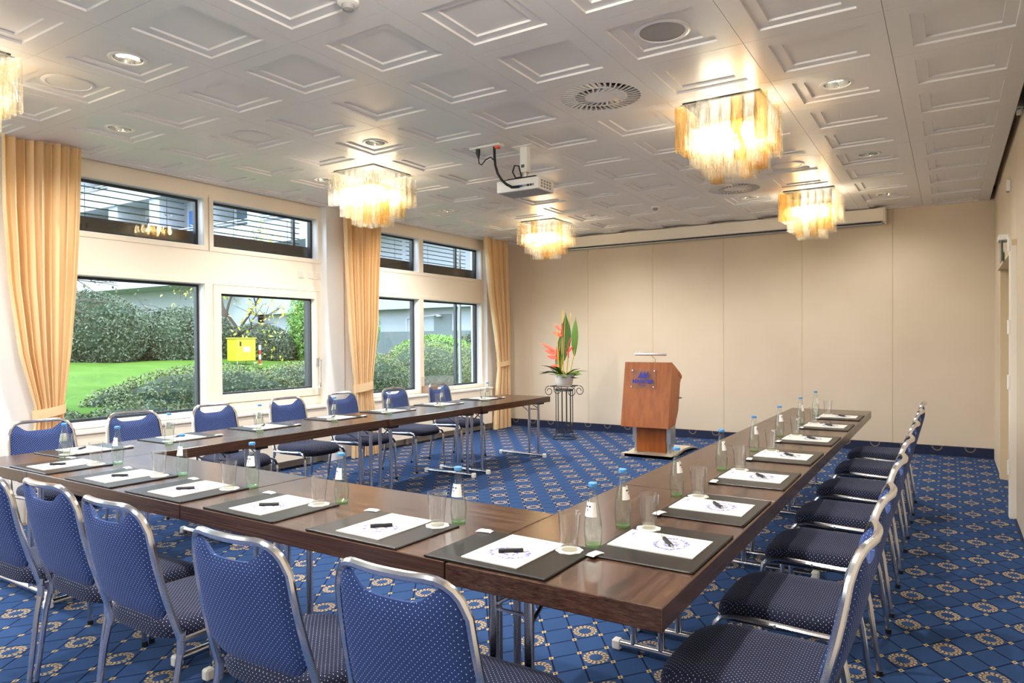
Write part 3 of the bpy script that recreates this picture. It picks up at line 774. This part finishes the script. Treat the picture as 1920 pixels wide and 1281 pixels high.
def proto_bottle(label, loc, rz, g):
    t = thing('water_bottle', label, 'bottle', loc, rz, g)
    pr = [(.0245, .0), (.0270, .004), (.0275, .012), (.0295, .035), (.0308, .055), (.0300, .070), (.0268, .095), (.0235, .118), (.0195, .140), (.0155, .165), (.0128, .185), (.0122, .196), (.0135, .199), (.0135, .203), (.0125, .205)]
    part('body', MB().lathe(pr, (0, 0, 0), 20), 'bottle_glass', t, True)
    part('base', MB().lathe([(.0238, .001), (.0262, .004), (.0266, .008), (.0, .004)], (0, 0, 0), 20), 'bottle_base', t, True)
    part('water', MB().lathe([(.0255, .013), (.0283, .035), (.0296, .055), (.0288, .070), (.0256, .095), (.0235, .110), (0, .110)], (0, 0, 0), 18), 'water', t, True)
    part('cap', MB().lathe([(.0150, .200), (.0158, .204), (.0150, .211), (.012, .2135), (0, .2137)], (0, 0, 0), 14), 'cap_blue', t, True)
    V = []; Fc = []; n = 12
    for zz, rr in ((.102, .0264), (.150, .0184)):
        for k in range(n+1):
            an = -PI/2 + (-1.25+2.5*k/n); V.append((rr*math.cos(an), rr*math.sin(an), zz))
    for k in range(n): Fc.append((k, k+1, n+2+k, n+1+k))
    lb = part('label', MB().add(V, Fc), 'label_white', t)
    V = []; Fc = []
    for zz, rr in ((.133, .0218), (.1385, .0209)):
        for k in range(7):
            an = -PI/2 + (-.6+1.0*k/6); V.append((rr*math.cos(an), rr*math.sin(an), zz))
    for k in range(6):
        if k != 3: Fc.append((k, k+1, 8+k, 7+k))
    part('label_print', MB().add(V, Fc), 'facade_glass', lb)
    V = [(.0236*math.cos(-PI/2+a_)*1, .0236*math.sin(-PI/2+a_), zz) for zz in (.121, .128) for a_ in (-.25, .0)]
    part('label_mark', MB().add(V, [(0, 1, 3, 2)]), 'bract_orange', lb); return t
def proto_mint(label, loc, rz, g):
    t = thing('wrapped_mint', label, 'sweet', loc, rz, g)
    part('wrapper', MB().rbox(-.022, .022, -.015, .015, 0, .006, .002), 'mint', t)
    part('seal_end', MB().box(-.029, -.021, -.015, .015, .001, .002).box(.021, .029, -.015, .015, .001, .002), 'mint', t); return t
PR = {}
def put(kind, fn, pos, rz, label, group):
    if kind not in PR: PR[kind] = fn(label, pos, rz, group)
    else: dup(PR[kind], pos, rz, label, group)
TZ = .7402
def setting(ox, oy, rz, where, row, jit):
    """local u to the sitter's right, v away; origin: middle of the folder's near edge"""
    cs, sn = math.cos(rz), math.sin(rz)
    W = lambda u, v, z: (ox+u*cs-v*sn, oy+u*sn+v*cs, z)
    j = lambda s: random.uniform(-s, s)
    put('f', proto_folder, W(0, 0, TZ), rz+j(.012), 'dark leather desk pad '+where, 'desk pads '+row)
    put('n', proto_pad, W(.004, .183, TZ+.0072), rz+j(.02), 'white printed notepad '+where, 'notepads '+row)
    put('p', proto_pen, W(.012, .160+j(.006), TZ+.0108), rz+.72+j(.1), 'black ballpoint pen '+where, 'pens '+row)
    gu, gv = .158+j(.006), .285+j(.006)
    put('c', proto_coaster, W(gu, gv, TZ+.0072), rz+j(1), 'white scalloped paper coaster '+where, 'coasters '+row)
    put('g', proto_glass, W(gu, gv, TZ+.0096), rz, 'clear empty tumbler '+where, 'tumblers '+row)
    put('b', proto_bottle, W(.186+jit, .386, TZ), rz+j(.35), 'blue capped water bottle '+where, 'bottles '+row)
    put('m', proto_mint, W(-.205+j(.008), .320+j(.008), TZ+.0072), rz+j(.25), 'wrapped white mint '+where, 'mints '+row)
RY = [2.20, 2.795, 3.505, 4.225, 5.01, 5.83, 6.57]
for k, yy in enumerate(RY):
    wq = 'at the '+('nearest' if k == 0 else 'farthest' if k == 6 else ORD[k])+' place of the right table arm'
    setting(-.632, yy, PI/2, wq, 'on the right arm', -.02 if k < 4 else -.05)
FX = [-1.196, -1.763, -2.394, -3.0, -3.58, -4.225]
for k, xx in enumerate(FX):
    wq = 'at the '+ORD[k]+' place from the right, front row'
    setting(xx, 1.706+.0165*(-1.3-xx), rzc if k else -.01, wq, 'on the front row', 0)
LY = [2.28, 2.935, 3.66, 4.42, 5.10, 5.90, 6.72]
for k, yy in enumerate(LY):
    wq = 'at the '+('nearest' if k == 0 else 'farthest' if k == 6 else ORD[k])+' place of the window arm'
    setting(-4.87+.006*k, yy, -PI/2, wq, 'on the window arm', .03)

# ------------------------------------------------------------------ chandeliers
def sqtube(L, s_=.069):
    h = s_/2; c = .012; pr = [(-h+c, -h), (h-c, -h), (h, -h+c), (h, h-c), (h-c, h), (-h+c, h), (-h, h-c), (-h, -h+c)]
    V = [(x_, y_, 0) for x_, y_ in pr]+[(x_*1.02, y_*1.02, -L) for x_, y_ in pr]
    return MB().add(V, [(i, (i+1) % 8, 8+(i+1) % 8, 8+i) for i in range(8)])
TUB = {(c, t): sqtube([.30, .26, .24][t]).mesh('glass_tube', ['tube_clear', 'tube_amber'][c]) for c in range(2) for t in range(3)}
canopy = MB().rbox(-.255, .255, -.255, .255, -.004, .020, .004).mesh('canopy', 'dark_iron')
bulb_me = MB().lathe([(.008, -.055), (.020, -.05), (.027, -.02), (.025, .01), (.014, .035), (.012, .05)], (0, 0, 0), 10, True, True).mesh('bulb', 'bulb', True)
def chandelier(i, j, label):
    x_, y_ = tc_(i, j); c = thing('chandelier', label, 'chandelier', (x_, y_, CZ-.006), 0, 'square glass chandeliers on the ceiling')
    link('canopy', canopy, c, (0, 0, 0))
    fr = MB()
    for h, z in ((.265, -.012), (.20, -.16), (.13, -.25)):
        fr.tube([(-h, -h, z), (h, -h, z), (h, h, z), (-h, h, z)], .004, 6, True)
    for sx_ in (-1, 1):
        for sy in (-1, 1): fr.tube([(sx_*.12, sy*.12, .0), (sx_*.13, sy*.13, -.25)], .004, 6)
    part('rack', fr, 'brushed_steel', c)
    for t, (half, n, z) in enumerate([(.262, 8, -.012), (.187, 6, -.160), (.112, 4, -.255)]):
        st = 2*half/(n-1)
        for k in range(n-1):
            for sd in range(4):
                p_ = [(-half+k*st, -half), (half, -half+k*st), (half-k*st, half), (-half, half-k*st)][sd]
                am = 1 if rng.random() < .20 else 0
                o = link('glass_tube', TUB[(am, t)], c, (p_[0], p_[1], z + rng.uniform(-.012, .012)), rng.uniform(-.06, .06))
    for bx_ in (-.13, 0, .13):
        for by in (-.13, 0, .13): link('bulb', bulb_me, c, (bx_, by, -.200))
    return c
chandelier(-2, 4, 'square tiered glass chandelier, middle one near the windows')
chandelier(3, 4, 'large square tiered glass chandelier at upper right')
chandelier(-2, 9, 'square tiered glass chandelier before the far wall, left')
chandelier(3, 9, 'square tiered glass chandelier before the far wall, right')
chandelier(-2, -1, 'square tiered glass chandelier cut off at upper left')
for i, j in [(3, -1), (3, -6), (-2, -6)]:      # light of the chandeliers further back in the room
    l = bpy.data.lights.new('chandelier_light', 'POINT'); l.energy = 80; l.color = (1, .93, .82); l.shadow_soft_size = .18
    lo = bpy.data.objects.new('chandelier_light', l); COL.objects.link(lo); lo.parent = ceil; lo.location = (*tc_(i, j), CZ-.25)

# ------------------------------------------------------------------ ceiling fixtures
def downlight(i, j, label, lit):
    x_, y_ = tc_(i, j); d = thing('downlight', label, 'ceiling light', (x_, y_, CZ+.022), 0, 'round recessed downlights')
    part('trim_ring', MB().lathe([(.077, .001), (.081, -.005), (.096, -.006), (.102, -.003), (.103, .0)], (0, 0, 0), 28, False), 'white_plastic', d, True)
    part('reflector', MB().lathe([(.0775, .0), (.073, .03), (.055, .062), (.0, .075)], (0, 0, 0), 24, False), 'chrome', d, True)
    part('lamp', MB().tube([(-.052, 0, .034), (.052, 0, .034)], .017, 10), 'spot_lamp' if lit else 'spot_lamp_dim', d, True)
    part('louvre', MB().box(-.0015, .0015, -.07, .07, .004, .03), 'brushed_steel', d)
    l = bpy.data.lights.new('downlight_beam', 'SPOT'); l.energy = SPOT*{(4, 4): .8, (4, 7): .5, (4, 10): .45, (2, 9): .9, (-1, 9): 2.0, (-3, 7): 2.0, (-3, 4): 1.4, (-1, 0): 1.4}.get((i, j), 1.1); l.spot_size = 2.75; l.spot_blend = 1; l.color = (1, .96, .91); l.shadow_soft_size = .05
    lo = bpy.data.objects.new('downlight_beam', l); COL.objects.link(lo); lo.parent = d; lo.location = (0, 0, -.03)
for i, j, lab, lit in [(-1, 0, 'bright recessed downlight at upper left', True), (-3, 1, 'recessed downlight above the nearest curtain', False), (-1, 3, 'recessed downlight just before the middle left chandelier', False),
                  (-3, 4, 'recessed downlight left of the middle left chandelier', False), (-3, 7, 'recessed downlight by the windows, right of left chandelier', False), (4, 4, 'bright recessed downlight right of the large chandelier', True),
                  (4, 7, 'recessed downlight in the right column, middle', False), (4, 10, 'recessed downlight in the right column, farthest', False), (2, 9, 'recessed downlight left of the far right chandelier', False), (-1, 9, 'recessed downlight right of the far left chandelier', False)]:
    downlight(i, j, lab, lit)
for i, j, lab in [(3, 2, 'round ceiling speaker at top right, largest of its kind'), (-2, 2, 'round ceiling speaker above the near window'), (3, 7, 'round ceiling speaker behind the large chandelier'), (-2, 7, 'round ceiling speaker left below the projector'), (-2, 0, 'round flush ceiling cover beside the cut off chandelier')]:
    x_, y_ = tc_(i, j); s_ = thing('ceiling_speaker', lab, 'speaker', (x_, y_, CZ+.022), 0, 'round ceiling speakers')
    part('rim', MB().lathe([(.118, -.002), (.122, -.007), (.140, -.007), (.146, -.002), (.146, 0)], (0, 0, 0), 32, False), 'ceiling_paint', s_, True)
    part('grille', MB().lathe([(.118, -.003), (.08, -.004), (0, -.004)], (0, 0, 0), 32, False), 'grey_paint' if i == 3 and j == 2 else 'ceiling_paint', s_, True)
for i, j in [(-1, -4), (3, -4), (-3, -1), (3, 1), (1, -1), (1, -6), (-4, -6)]:
    x_, y_ = tc_(i, j); o_ = part('lamp_ring', MB().lathe([(.0, -.002), (.078, -.002), (.084, -.0045), (.103, 0)], (0, 0, 0), 20, False), 'spot_lamp', ceil, loc=(x_, y_, CZ+.021))
    l = bpy.data.lights.new('downlight_beam', 'SPOT'); l.energy = SPOT*1.3; l.spot_size = 2.75; l.spot_blend = 1; l.color = (1, .96, .91); l.shadow_soft_size = .05
    lo = bpy.data.objects.new('downlight_beam', l); COL.objects.link(lo); lo.parent = ceil; lo.location = (x_, y_, CZ-.01)
h = T/2-.0012
fin = MB().add([(.175, -.006, -.001), (.263, -.034, -.001), (.263, -.022, -.001), (.175, .004, -.001), (.175, -.001, .010), (.263, -.029, .010), (.263, -.017, .010), (.175, .009, .010)], [(0,1,2,3),(4,7,6,5),(0,4,5,1),(1,5,6,2),(2,6,7,3),(3,7,4,0)]).mesh('fin', 'ceiling_paint')
fin2 = MB().add([(.100, -.006, -.001), (.166, .020, -.001), (.166, .032, -.001), (.100, .006, -.001), (.100, -.011, .010), (.166, .015, .010), (.166, .027, .010), (.100, .001, .010)], [(0,1,2,3),(4,7,6,5),(0,4,5,1),(1,5,6,2),(2,6,7,3),(3,7,4,0)]).mesh('fin', 'ceiling_paint')
for (i, j), lab in zip(VENTS, ['large round swirl air vent right of the projector', 'round swirl air vent behind the large chandelier']):
    x_, y_ = tc_(i, j); s_ = thing('swirl_vent', lab, 'air vent', (x_, y_, CZ), 0, 'swirl vents in the ceiling')
    n = 48; V = []; Fc = []
    for k in range(n):
        an = 2*PI*k/n; c_, s2 = math.cos(an), math.sin(an); e = h/max(abs(c_), abs(s2))
        V += [(e*c_, e*s2, 0), (.263*c_, .263*s2, 0), (.263*c_, .263*s2, .02), (e*c_, e*s2, .012)]
    for k in range(n):
        a_, b_ = k*4, ((k+1) % n)*4; Fc += [(a_, b_, b_+1, a_+1), (a_+1, b_+1, b_+2, a_+2), (a_, a_+3, b_+3, b_)]
    for cx_, cy_ in ((1, 1), (-1, 1), (-1, -1), (1, -1)): pass
    part('face_plate', MB().add(V, Fc), 'ceiling_paint', s_)
    part('plenum', MB().lathe([(.263, .022), (0, .024)], (0, 0, 0), 32, False), 'black_plastic', s_)
    part('ring', MB().lathe([(.166, .0), (.176, .0), (.176, .02), (.166, .02), (.166, 0)], (0, 0, 0), 40, False), 'ceiling_paint', s_)
    part('hub', MB().lathe([(.101, .02), (.101, 0), (.012, 0), (.010, -.004), (0, -.004)], (0, 0, 0), 32, False), 'ceiling_paint', s_)
    for k in range(40): link('fin', fin, s_, (0, 0, 0), 2*PI*k/40)
    for k in range(24): link('fin', fin2, s_, (0, 0, 0), 2*PI*k/24)
for x_, y_, lab in [(-3.0, 8.0, 'white smoke detector on the ceiling before the far wall'), (-2.39, 2.36, 'smoke detector cut off at the top picture edge')]:
    s_ = thing('smoke_detector', lab, 'smoke detector', (x_, y_, CZ))
    part('base', MB().lathe([(.052, .012), (.052, -.014), (.044, -.018), (0, -.018)], (0, 0, 0), 20, False), 'white_plastic', s_, True)
    part('sensor', MB().lathe([(.030, -.018), (.028, -.040), (.016, -.046), (0, -.046)], (0, 0, 0), 16, False), 'grey_paint', s_, True)
# projector
pj = thing('projector', 'white ceiling projector hung on a short white pole', 'projector', (-2.97, 4.92, CZ))
part('ceiling_plate', MB().rbox(-.10, .10, -.06, .06, -.006, .022, .002), 'white_plastic', pj)
part('pole', MB().rbox(-.035, .035, -.028, .028, -.215, 0, .003), 'white_plastic', pj)
part('pole_label', MB().box(-.022, .010, -.0286, -.028, -.175, -.150), 'facade_glass', pj)
part('ball_joint', MB().cyl((0, 0, -.27), .022, .06, 12), 'brushed_steel', pj, True)
part('mount_arms', MB().rbox(-.14, .14, -.07, .07, -.285, -.262, .006).rbox(-.03, .03, -.11, .11, -.285, -.268, .004), 'black_plastic', pj)
part('body', MB().rbox(-.20, .20, -.13, .13, -.385, -.288, .010, 2), 'white_plastic', pj, True)
part('underside', MB().box(-.188, .188, -.118, .118, -.3862, -.384), 'grey_paint', pj)
part('top_cover', MB().rbox(-.17, .15, -.105, .11, -.290, -.276, .005), 'black_plastic', pj)
for k in range(4):
    for r_ in range(3): part('vent_slot', MB().box(.2000, .2012, -.09+k*.045, -.06+k*.045, -.368+r_*.023, -.352+r_*.023), 'grey_paint', pj)
for k, (xx, ww, mm) in enumerate([(-.055, .006, 'black_plastic'), (.035, .022, 'facade_blue'), (.075, .022, 'grey_paint'), (.105, .012, 'black_plastic'), (.130, .008, 'black_plastic'), (.150, .010, 'grey_paint')]):
    part('port', MB().rbox(xx-ww, xx+ww, -.134, -.128, -.360, -.342, .002), mm, pj)
part('lens', MB().tube([(.10, .128, -.335), (.10, .15, -.335)], .035, 16), 'black_plastic', pj, True)
op = thing('cable_outlet', 'flat white cable outlet plate with plugs beside the projector', 'outlet', (-3.215, 4.745, CZ))
part('plate', MB().rbox(-.17, .13, -.04, .04, -.012, .022, .003), 'white_plastic', op)
part('plug', MB().tube([(-.10, -.01, -.012), (-.10, -.01, -.05), (-.095, -.01, -.085)], [.020, .018, .008], 10), 'black_plastic', op, True)
part('connector', MB().rbox(.07, .105, -.02, .02, -.03, -.008, .004), 'bract_orange', op)
cb = thing('cable_bundle', 'black cable bundle hanging from outlet plate to projector', 'cable', (0, 0, 0))
part('cable', MB().tube([(-3.155, 4.74, 3.02), (-3.15, 4.735, 2.93), (-3.14, 4.73, 2.86), (-3.12, 4.735, 2.79), (-3.09, 4.745, 2.74), (-3.05, 4.755, 2.70), (-3.0, 4.765, 2.672), (-2.94, 4.775, 2.672)], .011, 8), 'black_plastic', cb, True)
part('cable', MB().tube([(-3.31, 4.735, 2.945), (-3.305, 4.735, 2.90), (-3.28, 4.735, 2.885), (-3.24, 4.735, 2.92), (-3.19, 4.735, 2.935), (-3.16, 4.735, 2.91)], .0055, 6), 'black_plastic', cb, True)
part('cable', MB().tube([(-2.99, 4.80, 2.755), (-3.03, 4.82, 2.81), (-3.01, 4.82, 2.86), (-2.97, 4.82, 2.85), (-2.94, 4.81, 2.76)], .006, 6), 'black_plastic', cb, True)
# projection screen case along the far wall
scn = thing('screen_case', 'long cream projection screen case along top of far wall', 'screen case', (-2.90, 9.70, 0))
part('case', MB().rbox(-2.35, 2.22, -.10, .13, 2.865, 3.02, .006), 'white_paint', scn)
part('slot_bar', MB().tube([(-2.30, .0, 2.85), (2.19, .0, 2.85)], .013, 8), 'brushed_steel', scn, True)
part('slot', MB().box(-2.30, 2.19, -.04, .05, 2.858, 2.866), 'dark_gap', scn)
part('end_plate', MB().rbox(2.215, 2.235, -.105, .135, 2.85, 3.022, .003), 'white_paint', scn)

# ------------------------------------------------------------------ lectern
lc = thing('lectern', 'cherry wood lectern with acrylic logo plate before far wall', 'lectern', (-3.075, 8.0, 0))
W2 = .293
side = [(-.20, .385), (-.05, 1.150), (.06, 1.105), (.20, 1.035), (.26, 1.0), (.26, .93), (.235, .90), (.16, .56), (.05, .40), (-.17, .375)]
part('body', MB().prism(side, 0, -W2, W2), 'cherry', lc)
part('desk_edge', MB().prism([(.19, 1.04), (.285, .985), (.285, .945), (.19, .985)], 0, -W2-.004, W2+.004), 'cherry', lc)
part('front_panel', MB().prism([(-.205, .380), (-.054, 1.154), (-.062, 1.154), (-.213, .380)], 0, -W2-.006, W2+.006), 'cherry', lc)
part('stem', MB().box(-.19, .185, .02, .05, .055, .40), 'cherry', lc)
for s in (-1, 1):
    part('column', MB().rbox(s*.215-.030, s*.215+.030, .03, .20, .16, .40, .004), 'brushed_steel', lc)
    part('column_foot', MB().rbox(s*.205-.022, s*.205+.022, .04, .19, .04, .165, .004), 'brushed_steel', lc)
arc = [(-.34, 0.), (-.34, .028)]
top = [(-.34+.68*t, .028+.030*math.sin(PI*t)) for t in np.linspace(0, 1, 13)]
plan_top = [(x_, z_) for x_, z_ in top]
bot = [(.34-.68*t, .010*0+.0+.022*math.sin(PI*t)) for t in np.linspace(0, 1, 9)]
q = Mt('base_metal', srgb(206, 196, 176), .4, .35); MAT['base_metal'] = q.m
part('base', MB().box(-.345, .30, -.10, .05, 0, .035).prism([(y_, z_) for y_, z_ in [(-.10, 0), (-.10, .035), (.1, .05), (.35, .075), (.6, .07), (.8, .045), (.92, .012), (.92, 0), (.78, .025), (.6, .045), (.35, .05), (.1, .022)]], 0, -.30, .30), 'base_metal', lc)
part('side_knob', MB().tube([(W2, .14, .72), (W2+.05, .14, .72)], .010, 8), 'brushed_steel', lc, True)
# reading lamp
part('reading_lamp', MB().tube([(-.20, .02, 1.245), (.20, .02, 1.245)], .014, 10), 'chrome', lc, True)
part('lamp_arm', MB().tube([(0, .02, 1.24), (.0, .16, 1.19), (.0, .20, 1.05)], .004, 6), 'chrome', lc, True)
# acrylic plate, lettering and emblem: front plane tilts with the panel
tilt = math.atan2(.151, .774)
sg = link('sign_plate', MB().rbox(-.16, .16, -.006, 0, -.115, .115, .002).mesh('sign_plate', 'acrylic'), lc, (-.045, -.213+.151*(.955-.38)/.774-.022, .955)); sg.rotation_euler = (-tilt, 0, 0)
for s in (-1, 1):
    for s2 in (-1, 1):
        part('stud', MB().tube([(s*.140, -.010, s2*.098), (s*.140, .018, s2*.098)], .008, 8), 'chrome', sg, True)
def text(name, body, size, loc, parent, mat, bold=.0):
    cu = bpy.data.curves.new(name, 'FONT'); cu.body = body; cu.size = size; cu.align_x = 'CENTER'; cu.align_y = 'CENTER'; cu.extrude = .001; cu.offset = bold
    cu.materials.append(MAT[mat]); t_ = bpy.data.objects.new('tmp', cu); COL.objects.link(t_)
    dg = bpy.context.evaluated_depsgraph_get(); me = bpy.data.meshes.new_from_object(t_.evaluated_get(dg)); me.name = name
    bpy.data.objects.remove(t_); bpy.data.curves.remove(cu)
    o = bpy.data.objects.new(name, me); COL.objects.link(o); o.parent = parent; o.location = loc; o.rotation_euler = (PI/2, 0, 0); return o
tx = text('lettering', 'MARITIM', .066, (0, -.0075, -.035), sg, 'logo_blue', .0022); tx.scale = (1.0, 1.0, 1.0)
text('lettering', 'HOTELS', .024, (0, -.0075, -.083), sg, 'logo_blue')
for k, (xb, xt, zt) in enumerate([(-.062, -.020, .082), (-.020, .022, .088), (.022, .062, .082)]):
    pass
sail = [[(-.066, .0), (-.010, .0), (-.012, .040), (-.022, .085), (-.045, .045)], [(-.006, .0), (.028, .0), (.027, .040), (.020, .088), (-.002, .045)], [(.032, .0), (.064, .0), (.066, .045), (.062, .088), (.038, .045)]]
for poly in sail: part('sail_emblem', MB().prism([(x_, z_+.008) for x_, z_ in poly], 1, -.0085, -.0065), 'logo_blue', sg)

# ------------------------------------------------------------------ flower stand
fs = thing('wire_pedestal', 'dark wire pedestal shaped like an ionic column', 'pedestal', (-4.715, 8.86, 0))
cir = lambda r, z, n=28: [(r*math.cos(2*PI*k/n), r*math.sin(2*PI*k/n), z) for k in range(n)]
m = MB()
for r_, z_ in ((.18, .010), (.13, .10), (.135, .12)): m.tube(cir(r_, z_), .006, 6, True)
for k in range(6):
    an = 2*PI*k/6; m.tube([(.18*math.cos(an), .18*math.sin(an), .01), (.145*math.cos(an), .145*math.sin(an), .05), (.13*math.cos(an), .13*math.sin(an), .10)], .005, 6)
part('foot_rings', m, 'dark_iron', fs, True)
for k in range(12):
    an = 2*PI*(k+.5)/12; part('rod', MB().tube([(.125*math.cos(an), .125*math.sin(an), .10), (.125*math.cos(an), .125*math.sin(an), .70)], .0055, 6), 'dark_iron', fs, True)
m = MB()
for z_ in (.70, .715): m.tube(cir(.128, z_), .006, 6, True)
m.tube([(-.15, -.15, .765), (.15, -.15, .765), (.15, .15, .765), (-.15, .15, .765)], .006, 6, True)
for sx_ in (-1, 1):
    for sy in (-1, 1): m.tube([(sx_*.12, sy*.12, .765), (sx_*.09, sy*.09, .70)], .005, 6)
part('top_frame', m, 'dark_iron', fs, True)
for sx_ in (-1, 1):
    for sy in (-1, 1):
        pts = []
        for k in range(26):
            an = PI/2 - sx_*2*PI*1.25*k/25; rr = .072-.045*k/25; pts.append((sx_*.178+rr*math.cos(an), sy*.13, .693+rr*math.sin(an)))
        part('scroll', MB().tube(pts, .0055, 6), 'dark_iron', fs, True)
fl = thing('flower_arrangement', 'tall heliconia and leaf arrangement in a white pot', 'flower arrangement', (-4.715, 8.86, .770))
part('pot', MB().lathe([(.10, 0), (.12, .02), (.135, .10), (.155, .155), (.165, .165), (.150, .165), (.13, .12)], (0, 0, 0), 28), 'pot_white', fl, True)
part('soil', MB().lathe([(.148, .150), (0, .155)], (0, 0, 0), 20, False), 'hedge_core', fl)
def blade(base, tip, w, bend=.0, n=10, tw=(1, 0, 0)):
    B, Tp = Vector(base), Vector(tip); ax = Tp-B; wv = Vector(tw).normalized(); V = []; Fc = []; nv = ax.cross(wv).normalized()
    for k in range(n+1):
        t = k/n; wd_ = w*math.sin(PI*min(1, t*.93+.05))**.8*(1-t**6); c = B+ax*t+nv*bend*math.sin(PI*t)
        V += [c-wv*wd_+nv*wd_*.25, c, c+wv*wd_+nv*wd_*.25]
    for k in range(n): a_ = 3*k; Fc += [(a_, a_+1, a_+4, a_+3), (a_+1, a_+2, a_+5, a_+4)]
    return MB().add(V, Fc)
for bs, tp, w_, mt, bend in [((-.0, -.02, .36), (.045, -.03, 1.06), .088, 'leaf_dark', .02), ((-.13, .02, .17), (-.05, .03, .82), .085, 'leaf_dark', .03), ((.165, 0, .43), (.195, .0, 1.0), .055, 'leaf_mid', -.02), ((-.09, -.03, .16), (-.07, -.02, .50), .055, 'leaf_mid', .02)]:
    lf = part('leaf', blade(bs, tp, w_, bend), mt, fl, True)
    part('midrib', MB().tube([Vector(bs)+(Vector(tp)-Vector(bs))*t+Vector((0, -.006, 0)) for t in (0, .5, .96)], [.005, .004, .002], 5), 'stalk_yellow', lf, True)
for pts in [[(-.01, 0, .15), (0, -.02, .42)], [(.09, 0, .15), (.165, 0, .45)], [(.04, 0, .15), (.075, .0, .58)], [(-.06, -.05, .15), (-.09, -.05, .80)], [(.03, .03, .15), (.09, .04, 1.05)], [(-.04, .0, .15), (-.02, .01, 1.08)]]:
    part('stalk', MB().tube(pts, .008, 6), 'stalk_yellow', fl, True)
def bract(pos, d, L, w_):
    return blade(pos, tuple(np.array(pos)+np.array(d)*L), w_, .01, 6, (0, .3, 1))
for label_, base, items in [('lower', (-.09, -.05, .55), [((-.10, -.05, .50), (-1, 0, .45), .24), ((-.09, -.05, .46), (-1, 0, .25), .20), ((-.08, -.05, .40), (-1, 0, .15), .17), ((-.06, -.05, .36), (.0, 0, .6), .2), ((-.05, -.05, .28), (-1, 0, .05), .15)]),
                            ('upper', (-.03, 0, .9), [((-.03, -.02, .80), (-.7, 0, .55), .16), ((-.02, -.02, .72), (-1, 0, .4), .14)]),
                            ('right', (.07, 0, .6), [((.07, -.01, .48), (.25, 0, 1), .22), ((.07, -.01, .46), (-.35, 0, .6), .13), ((.08, -.01, .47), (.6, 0, .7), .12)])]:
    f_ = link('flower_head', MB().tube([(base[0], base[1], base[2]-.2), base], .009, 6).mesh('flower_head', 'bract_red'), fl)
    for (p_, d_, L_) in items: part('bract', bract(p_, d_, L_*1.1, .030), 'bract_orange' if label_ != 'right' else 'bract_red', f_, True)
for k in range(30):
    an = 2*PI*k/30+rng.uniform(-.1, .1); L_ = rng.uniform(.20, .37); dz = rng.uniform(-.06, .13)
    part('fern_leaf', blade((.05*math.cos(an), .05*math.sin(an), .165), ((.05+L_)*math.cos(an), (.05+L_)*math.sin(an)*.8, .175+dz), .028, rng.uniform(-.04, .04), 6, (-math.sin(an), math.cos(an), .2)), ['leaf_dark', 'leaf_mid'][k % 2], fl, True)

# ------------------------------------------------------------------ glass display box on the sill and small wall fittings
gb = thing('display_case', 'clear glass display box with wooden base on far sill', 'display case', (-6.30, 7.90, .686))
part('plinth', MB().rbox(-.07, .07, -.27, -.05, 0, .10, .004), 'box_wood', gb)
for a_ in [(-.10, -.097, -.28, .28), (.097, .10, -.28, .28), (-.10, .10, -.28, -.277), (-.10, .10, .277, .28)]: part('pane', MB().box(*a_, .0, .23), 'acrylic', gb)
part('pane', MB().box(-.10, .10, -.28, .28, .23, .233), 'acrylic', gb)
ex = thing('exit_light', 'small emergency sign fitting above the niche door', 'exit sign', (XR, 7.62, 2.20))
part('housing', MB().rbox(-.075, 0, -.11, .11, .085, .135, .006), 'white_plastic', ex)
part('sign_glass', MB().rbox(-.055, -.045, -.10, .10, -.10, .085, .002), 'facade_glass', ex)
part('sign_face', MB().box(-.046, -.040, -.09, .09, -.09, .08), 'sign_green', ex)
sn_ = thing('wall_sensor', 'small white sensor high on the right wall', 'sensor', (XR, 7.28, 2.72))
part('housing', MB().rbox(-.03, 0, -.02, .02, -.05, .05, .006), 'white_plastic', sn_); part('lens', MB().cyl((-.022, 0, -.058), .012, .012, 10), 'grey_paint', sn_)
bk = thing('ceiling_bracket', 'small grey bracket in the gap beside the ceiling edge', 'bracket', (.42, 6.08, 3.06))
part('plate', MB().rbox(-.03, .018, -.05, .05, -.02, .03, .004), 'brushed_steel', bk); part('arm', MB().rbox(-.022, .01, -.02, .02, -.06, -.02, .004), 'brushed_steel', bk)
